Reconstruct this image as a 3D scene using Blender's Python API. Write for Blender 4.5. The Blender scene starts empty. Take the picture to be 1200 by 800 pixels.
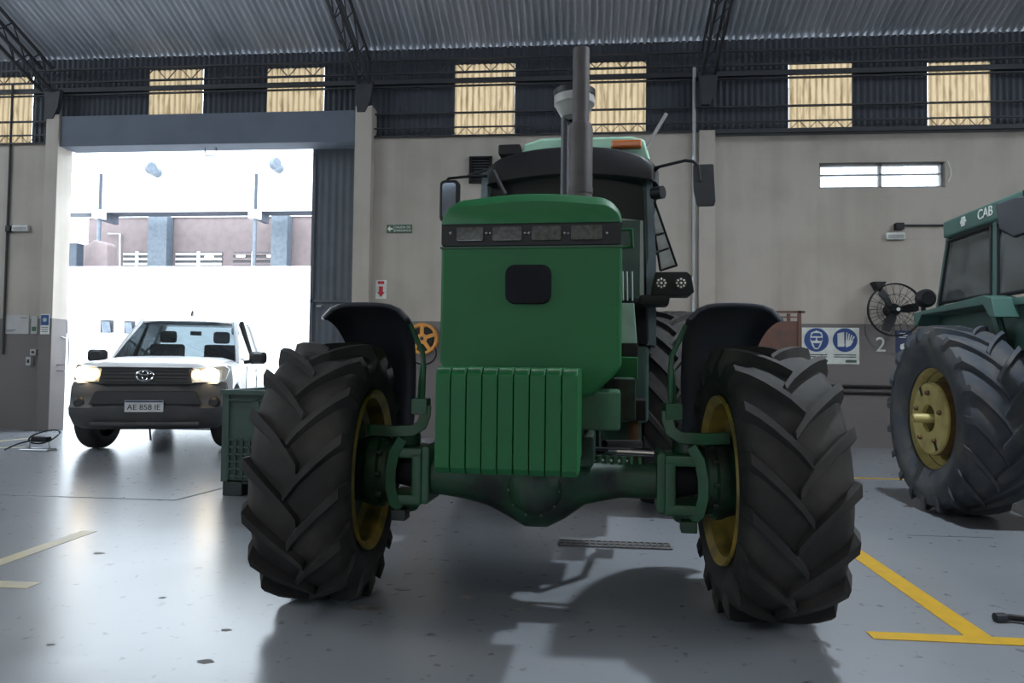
import bpy, bmesh, math, random
from math import sin, cos, pi, radians, sqrt, atan2
from mathutils import Vector, Matrix

random.seed(7)
S = bpy.context.scene
COL = S.collection

# ------------------------------------------------------------------ camera
F = 850.0                       # focal length in pixels of a 1200 x 800 picture
TH, PT, RO, HC = radians(5.4), radians(2.0), radians(0.7), 1.1
_f = Vector((-sin(TH)*cos(PT), cos(TH)*cos(PT), sin(PT)))
_r0 = Vector((cos(TH), sin(TH), 0)); _u0 = _r0.cross(_f)
_r = _r0*cos(RO) + _u0*sin(RO); _u = _u0*cos(RO) - _r0*sin(RO)
CAM = Vector((0, 0, HC))
cd = bpy.data.cameras.new('camera'); cd.sensor_width = 36; cd.lens = 36*F/1200
cd.clip_start = 0.05; cd.clip_end = 300
co = bpy.data.objects.new('camera', cd); COL.objects.link(co)
mw = Matrix((_r, _u, -_f)).transposed().to_4x4(); mw.translation = CAM
co.matrix_world = mw
S.camera = co

# ------------------------------------------------------------------ world, exposure
S.view_settings.view_transform = 'Standard'; S.view_settings.look = 'None'
S.view_settings.gamma = 1; S.view_settings.use_curve_mapping = False
S.view_settings.exposure = -0.12
SKY = 10.0
w = bpy.data.worlds.new('overcast_sky'); S.world = w; w.use_nodes = True
bg = w.node_tree.nodes['Background']; bg.inputs[0].default_value = (0.80, 0.91, 1.0, 1); bg.inputs[1].default_value = SKY
LAMP = 260                      # watts of one high bay lamp

def portal(loc, rot, sx, sy):
    l = bpy.data.lights.new('daylight_portal', 'AREA'); l.shape = 'RECTANGLE'; l.size = sx; l.size_y = sy
    l.cycles.is_portal = True
    o = bpy.data.objects.new('daylight_portal', l); COL.objects.link(o); o.location = loc; o.rotation_euler = rot
portal((-5.75, 11.6, 2.3), (-pi/2, 0, 0), 4.7, 4.6)      # the gateway in the back wall
portal((-4.0, -9.2, 1.5), (pi/2, 0, 0), 2.4, 3.0)        # opening added behind the camera to let in fill daylight

# ------------------------------------------------------------------ pixel helpers (a pixel gives a direction only)
def ray(x, y): return _f + _r*((x-600)/F) + _u*((400-y)/F)
def G(x, y, z=0.0):
    d = ray(x, y); return CAM + d*((z-HC)/d.z)
def PY(x, y, Y):
    d = ray(x, y); return CAM + d*(Y/d.y)
class Frame:
    def __init__(s, loc, a):
        s.o = Vector(loc); s.a = a; s.ex = Vector((cos(a), sin(a), 0)); s.ey = Vector((-sin(a), cos(a), 0))
    def L(s, x, y, yl):          # pixel -> local point on the plane local y = yl
        d = ray(x, y); t = (yl - (CAM-s.o).dot(s.ey))/d.dot(s.ey); p = CAM + d*t - s.o
        return Vector((p.dot(s.ex), p.dot(s.ey), p.z))
    def X(s, x, y, xl):          # pixel -> local point on the plane local x = xl
        d = ray(x, y); t = (xl - (CAM-s.o).dot(s.ex))/d.dot(s.ex); p = CAM + d*t - s.o
        return Vector((p.dot(s.ex), p.dot(s.ey), p.z))

# ------------------------------------------------------------------ materials
MATS = {}
def mat(name, col, rough=0.5, metal=0.0, col2=None, scale=6.0, mixlo=0.4, mixhi=0.7, bump=0.0, bscale=80.0,
        spec=0.5, coat=0.0, emit=None, estr=0.0, stretch=None, detail=6.0):
    m = bpy.data.materials.new(name); m.use_nodes = True; MATS[name] = m
    nt = m.node_tree; b = nt.nodes['Principled BSDF']
    b.inputs['Roughness'].default_value = rough; b.inputs['Metallic'].default_value = metal
    b.inputs['Specular IOR Level'].default_value = spec; b.inputs['Coat Weight'].default_value = coat
    b.inputs['Base Color'].default_value = (*col, 1)
    tc = nt.nodes.new('ShaderNodeTexCoord'); co_ = tc.outputs['Object']
    if stretch:
        mp = nt.nodes.new('ShaderNodeMapping'); mp.inputs['Scale'].default_value = stretch
        nt.links.new(co_, mp.inputs['Vector']); co_ = mp.outputs['Vector']
    if col2 is None: col2 = tuple(c*0.72 for c in col)
    n = nt.nodes.new('ShaderNodeTexNoise'); n.inputs['Scale'].default_value = scale; n.inputs['Detail'].default_value = detail
    nt.links.new(co_, n.inputs['Vector'])
    r = nt.nodes.new('ShaderNodeValToRGB'); r.color_ramp.elements[0].position = mixlo; r.color_ramp.elements[1].position = mixhi
    r.color_ramp.elements[0].color = (*col, 1); r.color_ramp.elements[1].color = (*col2, 1)
    nt.links.new(n.outputs['Fac'], r.inputs['Fac']); nt.links.new(r.outputs['Color'], b.inputs['Base Color'])
    if bump:
        n2 = nt.nodes.new('ShaderNodeTexNoise'); n2.inputs['Scale'].default_value = bscale; nt.links.new(co_, n2.inputs['Vector'])
        bp = nt.nodes.new('ShaderNodeBump'); bp.inputs['Strength'].default_value = bump; bp.inputs['Distance'].default_value = 0.01
        nt.links.new(n2.outputs['Fac'], bp.inputs['Height']); nt.links.new(bp.outputs['Normal'], b.inputs['Normal'])
    if emit: b.inputs['Emission Color'].default_value = (*emit, 1); b.inputs['Emission Strength'].default_value = estr
    return m
def glass(name, tint, refl_rough=0.03, clear=0.75, fres=1.5):
    m = bpy.data.materials.new(name); m.use_nodes = True; MATS[name] = m
    nt = m.node_tree; nt.nodes.clear(); N = nt.nodes.new; lk = nt.links.new
    out = N('ShaderNodeOutputMaterial'); tr = N('ShaderNodeBsdfTransparent'); tr.inputs[0].default_value = (*tint, 1)
    gl = N('ShaderNodeBsdfGlossy'); gl.inputs['Roughness'].default_value = refl_rough
    fr = N('ShaderNodeFresnel'); fr.inputs[0].default_value = fres
    df = N('ShaderNodeBsdfDiffuse'); df.inputs[0].default_value = (0.35, 0.38, 0.38, 1)
    nz = N('ShaderNodeTexNoise'); nz.inputs['Scale'].default_value = 5
    mm = N('ShaderNodeMath'); mm.operation = 'MULTIPLY'; mm.inputs[1].default_value = (1-clear)
    lk(nz.outputs['Fac'], mm.inputs[0])
    m1 = N('ShaderNodeMixShader'); lk(mm.outputs[0], m1.inputs[0]); lk(tr.outputs[0], m1.inputs[1]); lk(df.outputs[0], m1.inputs[2])
    m2 = N('ShaderNodeMixShader'); lk(fr.outputs[0], m2.inputs[0]); lk(m1.outputs[0], m2.inputs[1]); lk(gl.outputs[0], m2.inputs[2])
    lk(m2.outputs[0], out.inputs[0]); return m

mat('green', (0.004, 0.095, 0.025), 0.55, col2=(0.0035, 0.078, 0.021), scale=3, bump=0.02, spec=0.35)
mat('green_worn', (0.010, 0.085, 0.034), 0.5, col2=(0.022, 0.06, 0.034), scale=9, bump=0.08, bscale=50)
mat('green_greasy', (0.007, 0.046, 0.021), 0.55, col2=(0.008, 0.013, 0.010), scale=7, mixlo=0.42, mixhi=0.62, bump=0.15, bscale=40)
mat('green_roof', (0.28, 0.48, 0.36), 0.4, col2=(0.2, 0.36, 0.27), scale=4)
mat('teal', (0.05, 0.115, 0.10), 0.42, col2=(0.04, 0.092, 0.08), scale=3)
mat('teal_dark', (0.02, 0.06, 0.05), 0.5)
mat('weight_edge', (0.16, 0.24, 0.17), 0.6, col2=(0.05, 0.16, 0.07), scale=30)
mat('rubber', (0.022, 0.021, 0.021), 0.72, col2=(0.05, 0.046, 0.042), scale=5, mixlo=0.45, mixhi=0.75, bump=0.12, bscale=60, spec=0.3)
mat('rubber_dusty', (0.045, 0.052, 0.065), 0.7, col2=(0.085, 0.082, 0.08), scale=6, bump=0.12, bscale=60, spec=0.3)
mat('rim_yellow', (0.36, 0.25, 0.04), 0.45, col2=(0.12, 0.09, 0.03), scale=6, mixlo=0.42, mixhi=0.68)
mat('rim_cream', (0.50, 0.42, 0.15), 0.42, col2=(0.34, 0.26, 0.08), scale=8)
mat('rust', (0.13, 0.065, 0.025), 0.75, col2=(0.06, 0.035, 0.02), scale=14)
mat('fender_black', (0.012, 0.015, 0.024), 0.45, col2=(0.02, 0.023, 0.03), scale=5)
mat('black', (0.007, 0.007, 0.009), 0.5, spec=0.3)
mat('black_matte', (0.008, 0.008, 0.011), 0.8, spec=0.2)
mat('pillar_grey', (0.10, 0.14, 0.16), 0.3)
mat('exhaust', (0.06, 0.05, 0.052), 0.6, 0.1, col2=(0.04, 0.033, 0.033), scale=8, bump=0.05)
mat('steel', (0.35, 0.36, 0.38), 0.35, 0.9)
mat('grey_plastic', (0.33, 0.32, 0.31), 0.5)
mat('amber', (0.42, 0.10, 0.02), 0.25)
mat('lamp_glass', (0.07, 0.07, 0.065), 0.15, col2=(0.035, 0.035, 0.03), scale=60)
mat('led', (0.75, 0.75, 0.72), 0.2)
mat('mirror_glass', (0.25, 0.29, 0.34), 0.08, 0.9)
mat('pale_label', (0.30, 0.43, 0.37), 0.5)
mat('seat_cloth', (0.05, 0.05, 0.05), 0.8)
glass('cab_glass', (0.42, 0.52, 0.50), clear=0.93)
glass('dusty_glass', (0.78, 0.82, 0.82), clear=0.6)
glass('car_glass', (0.15, 0.19, 0.21), clear=0.9, fres=1.9)
glass('window_glass', (0.92, 0.95, 0.98), clear=0.9)
mat('wall_cream', (0.47, 0.42, 0.365), 0.75, col2=(0.42, 0.37, 0.32), scale=2.0)
mat('dado_grey', (0.16, 0.14, 0.135), 0.65, col2=(0.135, 0.12, 0.115), scale=2.5)
mat('concrete', (0.40, 0.39, 0.38), 0.7, col2=(0.34, 0.33, 0.32), scale=3)
mat('beam_grey', (0.10, 0.115, 0.145), 0.75, col2=(0.085, 0.10, 0.125), scale=2)
mat('cladding', (0.028, 0.033, 0.045), 0.7, 0.0, col2=(0.022, 0.026, 0.035), scale=2, stretch=(4, 1, 0.4))
mat('roof_sheet', (0.46, 0.48, 0.53), 0.45, 0.15, col2=(0.36, 0.38, 0.42), scale=1.2, stretch=(3, 0.4, 0.4))
mat('truss', (0.03, 0.031, 0.036), 0.7)
mat('gate_leaf', (0.085, 0.092, 0.11), 0.7, 0.0, col2=(0.07, 0.078, 0.09), scale=3)
mat('white_paint', (0.80, 0.80, 0.80), 0.5, col2=(0.74, 0.74, 0.74), scale=3)
mat('car_white', (0.78, 0.79, 0.80), 0.25, col2=(0.74, 0.75, 0.76), coat=0.4)
mat('car_dark', (0.035, 0.035, 0.038), 0.55, col2=(0.055, 0.053, 0.052), scale=4)
mat('car_black', (0.012, 0.012, 0.013), 0.5)
mat('chrome', (0.7, 0.7, 0.7), 0.15, 1.0)
mat('headlight_on', (1, 0.9, 0.75), 0.2, emit=(1, 0.74, 0.40), estr=14)
mat('headlight_side', (1, 0.8, 0.5), 0.2, emit=(1, 0.62, 0.26), estr=3.5)
mat('headlight_clear', (0.5, 0.5, 0.48), 0.1, 0.5)
mat('plate_white', (0.55, 0.55, 0.55), 0.5)
mat('ink', (0.02, 0.02, 0.022), 0.6)
mat('crate_green', (0.03, 0.062, 0.05), 0.55, col2=(0.024, 0.05, 0.042), scale=8)
mat('crate_dark', (0.012, 0.024, 0.022), 0.6)
mat('line_yellow', (0.55, 0.33, 0.015), 0.45, col2=(0.48, 0.29, 0.02), scale=12)
mat('line_faded', (0.44, 0.38, 0.22), 0.4, col2=(0.36, 0.34, 0.28), scale=9)
mat('joint', (0.10, 0.10, 0.105), 0.8)
mat('stain', (0.09, 0.085, 0.08), 0.55, col2=(0.17, 0.165, 0.16), scale=20)
mat('sign_white', (0.62, 0.64, 0.60), 0.5)
mat('sign_blue', (0.02, 0.06, 0.21), 0.5)
mat('sign_navy', (0.02, 0.03, 0.085), 0.5)
mat('sign_green', (0.05, 0.10, 0.06), 0.5)
mat('sign_red', (0.45, 0.02, 0.03), 0.5)
mat('orange', (0.62, 0.26, 0.04), 0.5)
mat('rack_brown', (0.11, 0.045, 0.03), 0.65, col2=(0.07, 0.04, 0.03), scale=8)
mat('asphalt', (0.30, 0.30, 0.31), 0.85, col2=(0.36, 0.36, 0.37), scale=2)
mat('brick_mauve', (0.15, 0.115, 0.115), 0.85, col2=(0.125, 0.098, 0.098), scale=3)
mat('canopy_grey', (0.13, 0.145, 0.18), 0.6)
mat('post_pale', (0.085, 0.105, 0.13), 0.5)
mat('post_dark', (0.018, 0.026, 0.04), 0.6)
mat('tube_light', (1, 1, 1), 0.5, emit=(1, 0.93, 0.8), estr=4)
mat('lamp_lens', (1, 1, 1), 0.5, emit=(0.86, 0.93, 1.0), estr=12)
mat('louvre_dark', (0.05, 0.05, 0.055), 0.6)

def wallmat():                  # cream paint above, grey dado below 1.78 m, faint block joints
    m = bpy.data.materials.new('painted_block'); m.use_nodes = True; MATS['painted_block'] = m
    nt = m.node_tree; N = nt.nodes.new; lk = nt.links.new; b = nt.nodes['Principled BSDF']; b.inputs['Roughness'].default_value = 0.7
    g = N('ShaderNodeNewGeometry'); sp = N('ShaderNodeSeparateXYZ'); lk(g.outputs['Position'], sp.inputs[0])
    lt = N('ShaderNodeMath'); lt.operation = 'GREATER_THAN'; lt.inputs[1].default_value = 1.78; lk(sp.outputs['Z'], lt.inputs[0])
    n = N('ShaderNodeTexNoise'); n.inputs['Scale'].default_value = 1.3; n.inputs['Detail'].default_value = 8; lk(g.outputs['Position'], n.inputs['Vector'])
    mp = N('ShaderNodeMapping'); mp.inputs['Scale'].default_value = (3.0, 3.0, 0.25); lk(g.outputs['Position'], mp.inputs[0])
    n2 = N('ShaderNodeTexNoise'); n2.inputs['Scale'].default_value = 1.0; n2.inputs['Detail'].default_value = 5; lk(mp.outputs[0], n2.inputs['Vector'])
    ad = N('ShaderNodeMath'); ad.operation = 'ADD'; lk(n.outputs['Fac'], ad.inputs[0]); lk(n2.outputs['Fac'], ad.inputs[1])
    r1 = N('ShaderNodeValToRGB'); lk(ad.outputs[0], r1.inputs[0]); e = r1.color_ramp.elements
    e[0].position = 0.72; e[0].color = (0.385, 0.34, 0.295, 1); e[1].position = 1.0; e[1].color = (0.315, 0.275, 0.235, 1)
    hv = N('ShaderNodeMath'); hv.operation = 'MULTIPLY'; hv.inputs[1].default_value = 0.8; lk(ad.outputs[0], hv.inputs[0]); nt.links.remove(r1.inputs[0].links[0]); lk(hv.outputs[0], r1.inputs[0])
    r2 = N('ShaderNodeValToRGB'); lk(n.outputs['Fac'], r2.inputs[0]); e = r2.color_ramp.elements
    e[0].color = (0.155, 0.135, 0.13, 1); e[1].color = (0.12, 0.105, 0.10, 1)
    mx = N('ShaderNodeMix'); mx.data_type = 'RGBA'; lk(lt.outputs[0], mx.inputs[0]); lk(r2.outputs[0], mx.inputs[6]); lk(r1.outputs[0], mx.inputs[7])
    lk(mx.outputs[2], b.inputs['Base Color'])
    cx = N('ShaderNodeCombineXYZ'); a2 = N('ShaderNodeMath'); a2.operation = 'ADD'; lk(sp.outputs['X'], a2.inputs[0]); lk(sp.outputs['Y'], a2.inputs[1])
    lk(a2.outputs[0], cx.inputs[0]); lk(sp.outputs['Z'], cx.inputs[1])
    bt = N('ShaderNodeTexBrick'); bt.inputs['Scale'].default_value = 1; bt.inputs['Brick Width'].default_value = 0.4; bt.inputs['Row Height'].default_value = 0.2
    bt.inputs['Mortar Size'].default_value = 0.008; lk(cx.outputs[0], bt.inputs['Vector'])
    bp = N('ShaderNodeBump'); bp.inputs['Strength'].default_value = 0.25; bp.inputs['Distance'].default_value = 0.01; bp.invert = True
    lk(bt.outputs['Fac'], bp.inputs['Height']); lk(bp.outputs[0], b.inputs['Normal'])
wallmat()
def floormat():
    m = bpy.data.materials.new('painted_concrete_floor'); m.use_nodes = True; MATS['floor'] = m
    nt = m.node_tree; N = nt.nodes.new; lk = nt.links.new; b = nt.nodes['Principled BSDF']
    g = N('ShaderNodeNewGeometry')
    n = N('ShaderNodeTexNoise'); n.inputs['Scale'].default_value = 0.7; n.inputs['Detail'].default_value = 3; n.inputs['Roughness'].default_value = 0.5; lk(g.outputs['Position'], n.inputs['Vector'])
    r = N('ShaderNodeValToRGB'); lk(n.outputs['Fac'], r.inputs[0]); e = r.color_ramp.elements
    e[0].position = 0.25; e[0].color = (0.20, 0.215, 0.238, 1); e[1].position = 0.75; e[1].color = (0.235, 0.25, 0.272, 1)
    # scuffs and oil specks
    n2 = N('ShaderNodeTexNoise'); n2.inputs['Scale'].default_value = 14; n2.inputs['Detail'].default_value = 4; lk(g.outputs['Position'], n2.inputs['Vector'])
    r2 = N('ShaderNodeValToRGB'); lk(n2.outputs['Fac'], r2.inputs[0]); e = r2.color_ramp.elements
    e[0].position = 0.635; e[0].color = (0, 0, 0, 1); e[1].position = 0.74; e[1].color = (1, 1, 1, 1)
    mx = N('ShaderNodeMix'); mx.data_type = 'RGBA'; lk(r2.outputs[0], mx.inputs[0]); lk(r.outputs[0], mx.inputs[6]); mx.inputs[7].default_value = (0.10, 0.10, 0.10, 1)
    lk(mx.outputs[2], b.inputs['Base Color'])
    n3 = N('ShaderNodeTexNoise'); n3.inputs['Scale'].default_value = 2.3; n3.inputs['Detail'].default_value = 3; lk(g.outputs['Position'], n3.inputs['Vector'])
    mr = N('ShaderNodeMapRange'); mr.inputs[1].default_value = 0.3; mr.inputs[2].default_value = 0.7; mr.inputs[3].default_value = 0.22; mr.inputs[4].default_value = 0.31
    b.inputs['Roughness'].default_value = 0.26
    n4 = N('ShaderNodeTexNoise'); n4.inputs['Scale'].default_value = 35; n4.inputs['Detail'].default_value = 3; lk(g.outputs['Position'], n4.inputs['Vector'])
    bp = N('ShaderNodeBump'); bp.inputs['Strength'].default_value = 0.02; bp.inputs['Distance'].default_value = 0.01
    b.inputs['Specular IOR Level'].default_value = 0.6
floormat()
def translucent():
    m = bpy.data.materials.new('fibreglass_sheet'); m.use_nodes = True; MATS['fibreglass'] = m
    nt = m.node_tree; nt.nodes.clear(); N = nt.nodes.new; lk = nt.links.new
    out = N('ShaderNodeOutputMaterial'); t = N('ShaderNodeBsdfTranslucent'); d = N('ShaderNodeBsdfDiffuse'); d.inputs[0].default_value = (0.35, 0.27, 0.13, 1)
    g = N('ShaderNodeNewGeometry'); mp = N('ShaderNodeMapping'); mp.inputs['Scale'].default_value = (9, 1, 1.2); lk(g.outputs['Position'], mp.inputs[0])
    n = N('ShaderNodeTexNoise'); n.inputs['Scale'].default_value = 2.2; n.inputs['Detail'].default_value = 8; lk(mp.outputs[0], n.inputs['Vector'])
    r = N('ShaderNodeValToRGB'); lk(n.outputs['Fac'], r.inputs[0]); e = r.color_ramp.elements
    e[0].position = 0.30; e[0].color = (0.12, 0.083, 0.045, 1); e[1].position = 0.50; e[1].color = (0.245, 0.18, 0.108, 1)
    sx_ = N('ShaderNodeSeparateXYZ'); lk(g.outputs['Position'], sx_.inputs[0])       # darker stripes along the valleys of the sheet
    k = N('ShaderNodeMath'); k.operation = 'MULTIPLY'; k.inputs[1].default_value = 2*pi/.09; lk(sx_.outputs['X'], k.inputs[0])
    sn = N('ShaderNodeMath'); sn.operation = 'SINE'; lk(k.outputs[0], sn.inputs[0])
    r3 = N('ShaderNodeMapRange'); r3.inputs[1].default_value = -0.2; r3.inputs[2].default_value = 1; r3.inputs[3].default_value = 1; r3.inputs[4].default_value = 0.5; lk(sn.outputs[0], r3.inputs[0])
    mu = N('ShaderNodeMix'); mu.data_type = 'RGBA'; mu.blend_type = 'MULTIPLY'; mu.inputs[0].default_value = 1; lk(r.outputs[0], mu.inputs[6]); lk(r3.outputs[0], mu.inputs[7])
    lk(mu.outputs[2], t.inputs[0]); mx = N('ShaderNodeMixShader'); mx.inputs[0].default_value = 0.12
    lk(t.outputs[0], mx.inputs[1]); lk(d.outputs[0], mx.inputs[2]); lk(mx.outputs[0], out.inputs[0])
translucent()

# ------------------------------------------------------------------ mesh helpers
V = Vector
class MB:
    def __init__(s): s.v = []; s.f = []
    def add(s, vs, fs):
        n = len(s.v); s.v += [tuple(p) for p in vs]; s.f += [tuple(i+n for i in f) for f in fs]; return s
    def box(s, x0, x1, y0, y1, z0, z1, M=None):
        vs = [V((x, y, z)) for z in (z0, z1) for y in (y0, y1) for x in (x0, x1)]
        if M: vs = [M @ p for p in vs]
        return s.add(vs, [(0, 2, 3, 1), (4, 5, 7, 6), (0, 1, 5, 4), (2, 6, 7, 3), (0, 4, 6, 2), (1, 3, 7, 5)])
    def bar(s, a, b, wx, wz=None):            # square bar between two points
        return s.tube([a, b], wx/2, 4, tw=pi/4, r2=(wz or wx)/2)
    def tube(s, pts, r, n=8, tw=0.0, r2=None, cap=True, radii=None, closed=False):
        pts = [V(p) for p in pts]; m = len(pts); base = len(s.v); rings = []
        prev = None
        for i, p in enumerate(pts):
            if closed: t = pts[(i+1) % m] - pts[i-1]
            else: t = pts[min(i+1, m-1)] - pts[max(i-1, 0)]
            t.normalize()
            if prev is None:
                ref = V((0, 0, 1)) if abs(t.z) < 0.9 else V((1, 0, 0))
                x = t.cross(ref).normalized()
            else:
                x = (prev - t*prev.dot(t)); x = x.normalized() if x.length > 1e-6 else t.orthogonal().normalized()
            prev = x; y = t.cross(x); rr = radii[i] if radii else r; ry = rr if r2 is None else r2
            k = 1.41421 if (n == 4 and tw) else 1
            rings.append([p + x*(rr*k*cos(2*pi*j/n+tw)) + y*(ry*k*sin(2*pi*j/n+tw)) for j in range(n)])
        vs = [q for rg in rings for q in rg]; fs = []
        for i in range(m if closed else m-1):
            a = i*n; b = ((i+1) % m)*n
            for j in range(n): fs.append((a+j, a+(j+1) % n, b+(j+1) % n, b+j))
        if cap and not closed: fs.append(tuple(range(n-1, -1, -1))); fs.append(tuple(range((m-1)*n, m*n)))
        return s.add(vs, fs)
    def lathe(s, prof, n=32, axis='z', o=(0, 0, 0), closed=False, cap=False, a0=0.0, a1=2*pi):
        # prof: (radius, height); axis through o
        o = V(o); full = abs(a1-a0-2*pi) < 1e-6; cnt = n if full else n+1; vs = []
        for i in range(cnt):
            a = a0+(a1-a0)*i/n
            for r, h in prof:
                if axis == 'z': p = V((r*cos(a), r*sin(a), h))
                elif axis == 'x': p = V((h, r*cos(a), r*sin(a)))
                else: p = V((r*cos(a), h, r*sin(a)))
                vs.append(o+p)
        k = len(prof); fs = []
        for i in range(n):
            a = i*k; b = ((i+1) % cnt)*k
            for j in range(k if closed else k-1):
                j2 = (j+1) % k; fs.append((a+j, a+j2, b+j2, b+j))
        if cap and full:
            fs.append(tuple(i*k for i in range(cnt))); fs.append(tuple(i*k+k-1 for i in range(cnt)))
        return s.add(vs, fs)
    def prism(s, poly, axis, d0, d1):         # polygon in the plane across axis, extruded d0..d1
        def P(a, b, d): return {'x': (d, a, b), 'y': (a, d, b), 'z': (a, b, d)}[axis]
        n = len(poly); vs = [P(a, b, d0) for a, b in poly] + [P(a, b, d1) for a, b in poly]
        return s.add(vs, [tuple(range(n)), tuple(range(2*n-1, n-1, -1))] + [(i, (i+1) % n, n+(i+1) % n, n+i) for i in range(n)])
    def loft(s, secs, cap=True, closed=True):
        n = len(secs[0]); vs = [p for sc in secs for p in sc]; fs = []
        for i in range(len(secs)-1):
            for j in range(n if closed else n-1):
                fs.append((i*n+j, i*n+(j+1) % n, (i+1)*n+(j+1) % n, (i+1)*n+j))
        if cap: fs.append(tuple(range(n))); fs.append(tuple(range((len(secs)-1)*n, len(secs)*n)))
        return s.add(vs, fs)
    def sphere(s, c, r, n=12, m=8, sx=1, sy=1, sz=1):
        c = V(c); pr = [(sin(pi*i/m), -cos(pi*i/m)) for i in range(m+1)]; vs = []
        for i in range(n):
            a = 2*pi*i/n
            for q, h in pr: vs.append(c+V((r*sx*q*cos(a), r*sy*q*sin(a), r*sz*h)))
        k = m+1; return s.add(vs, [(i*k+j, ((i+1) % n)*k+j, ((i+1) % n)*k+j+1, i*k+j+1) for i in range(n) for j in range(m)])
    def mesh(s, name, m, smooth=True, bev=0.0, seg=2, ang=35):
        me = bpy.data.meshes.new(name); me.from_pydata(s.v, [], s.f)
        bm = bmesh.new(); bm.from_mesh(me)
        bmesh.ops.remove_doubles(bm, verts=bm.verts, dist=1e-5)
        bmesh.ops.recalc_face_normals(bm, faces=bm.faces)
        if bev:
            es = [e for e in bm.edges if len(e.link_faces) == 2 and e.calc_face_angle(0) > radians(ang)]
            if es: bmesh.ops.bevel(bm, geom=es, offset=bev, segments=seg, profile=0.5, affect='EDGES', clamp_overlap=True)
        for f in bm.faces: f.smooth = smooth
        if smooth:
            for e in bm.edges:
                if len(e.link_faces) == 2 and e.calc_face_angle(0) > radians(ang): e.smooth = False
        bm.to_mesh(me); bm.free()
        me.materials.append(MATS[m]); return me
    def build(s, name, m, parent=None, smooth=True, bev=0.0, seg=2, loc=None, ang=35):
        o = link(name, s.mesh(name, m, smooth, bev, seg, ang), parent, loc)
        if bev and smooth: o.modifiers.new('weighted_normal', 'WEIGHTED_NORMAL').keep_sharp = True
        return o
def link(name, me, parent=None, loc=None, rot=None):
    o = bpy.data.objects.new(name, me); COL.objects.link(o)
    if parent: o.parent = parent
    if loc is not None: o.location = loc
    if rot is not None: o.rotation_euler = rot
    return o
def empty(name, loc=(0, 0, 0), rz=0.0):
    o = bpy.data.objects.new(name, None); COL.objects.link(o); o.location = loc; o.rotation_euler = (0, 0, rz); o.empty_display_size = 0.2; return o
def tag(o, label=None, cat=None, group=None, kind=None):
    if label: o['label'] = label
    if cat: o['category'] = cat
    if group: o['group'] = group
    if kind: o['kind'] = kind
    return o
def structure(o): o['kind'] = 'structure'; return o
def text_mesh(txt, size, m, name='lettering', depth=0.002, align='CENTER', shear=0.0):
    cu = bpy.data.curves.new(name, 'FONT'); cu.body = txt; cu.size = size; cu.extrude = depth; cu.align_x = align; cu.align_y = 'CENTER'; cu.shear = shear
    o = bpy.data.objects.new(name, cu); COL.objects.link(o)
    bpy.context.view_layer.update()
    me = bpy.data.meshes.new_from_object(o.evaluated_get(bpy.context.evaluated_depsgraph_get()))
    bpy.data.objects.remove(o); bpy.data.curves.remove(cu); me.materials.clear(); me.materials.append(MATS[m]); me.name = name; return me
def rrect(x0, x1, z0, z1, r, n=4):
    pts = []
    for cx, cz, a in ((x1-r, z1-r, 0), (x0+r, z1-r, 90), (x0+r, z0+r, 180), (x1-r, z0+r, 270)):
        for i in range(n+1):
            t = radians(a+90*i/n); pts.append((cx+r*cos(t), cz+r*sin(t)))
    return pts
FRONT = (pi/2, 0, 0)            # text that faces the camera side (-Y)

# ================================================================== THE HALL
WY = 10.9
def wx(px, py=300, Y=WY): return PY(px, py, Y).x
def wz(px, py, Y=WY): return PY(px, py, Y).z
XL, XR, YF = -15.0, 12.0, -9.2
ZB = 4.63                        # top of the masonry
PLx0, PLx1 = wx(44, 430, 10.74), wx(59, 430, 10.74)       # pier left of the gateway
PRx0, PRx1 = wx(413, 300, 10.74), wx(433, 300, 10.74)     # pier right of the gateway
_d = ray(77, 430); JY = PLx1*_d.y/_d.x                    # back edge of the left jamb
BZ0, BZ1 = 4.54, 5.03

floor = structure(MB().box(XL, XR, YF, 11.4, -0.2, 0).build('floor', 'floor'))
# yellow paint and joints on the floor
def strip(a, b, wd, m, nm):
    a = V(a); b = V(b); d = (b-a).normalized(); p = V((-d.y, d.x, 0))*wd/2
    return MB().loft([[a+p+V((0, 0, .0004)), a-p+V((0, 0, .0004)), a-p+V((0, 0, .0022)), a+p+V((0, 0, .0022))],
                      [b+p+V((0, 0, .0004)), b-p+V((0, 0, .0004)), b-p+V((0, 0, .0022)), b+p+V((0, 0, .0022))]]).build(nm, m, floor, smooth=False)
ly = G(1100, 748).y
strip((1.66, ly, 0), (1.70, 7.75, 0), 0.11, 'line_yellow', 'marking_line')
strip((G(1020, 745).x, ly, .001), (4.6, ly, .001), 0.085, 'line_yellow', 'marking_line')
strip((1.64, 7.8, 0), (6.2, 7.8, 0), 0.07, 'line_yellow', 'marking_line')
strip(G(-60, 680), G(105, 622), 0.1, 'line_faded', 'marking_line')
strip(G(-60, 682), G(40, 686), 0.1, 'line_faded', 'marking_line')
strip(G(-40, 521), G(48, 512), 0.1, 'line_faded', 'marking_line')
strip(G(-40, 525), G(30, 524), 0.08, 'line_faded', 'marking_line')
strip((-7.5, G(205, 586).y, 0), G(205, 586), 0.012, 'joint', 'floor_joint')
strip(G(205, 586), (G(205, 586).x+0.25, 7.3, 0), 0.02, 'joint', 'floor_joint')
strip((2.2, G(1130, 629).y, 0), (2.75, G(1130, 629).y, 0), 0.012, 'joint', 'floor_joint')

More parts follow.
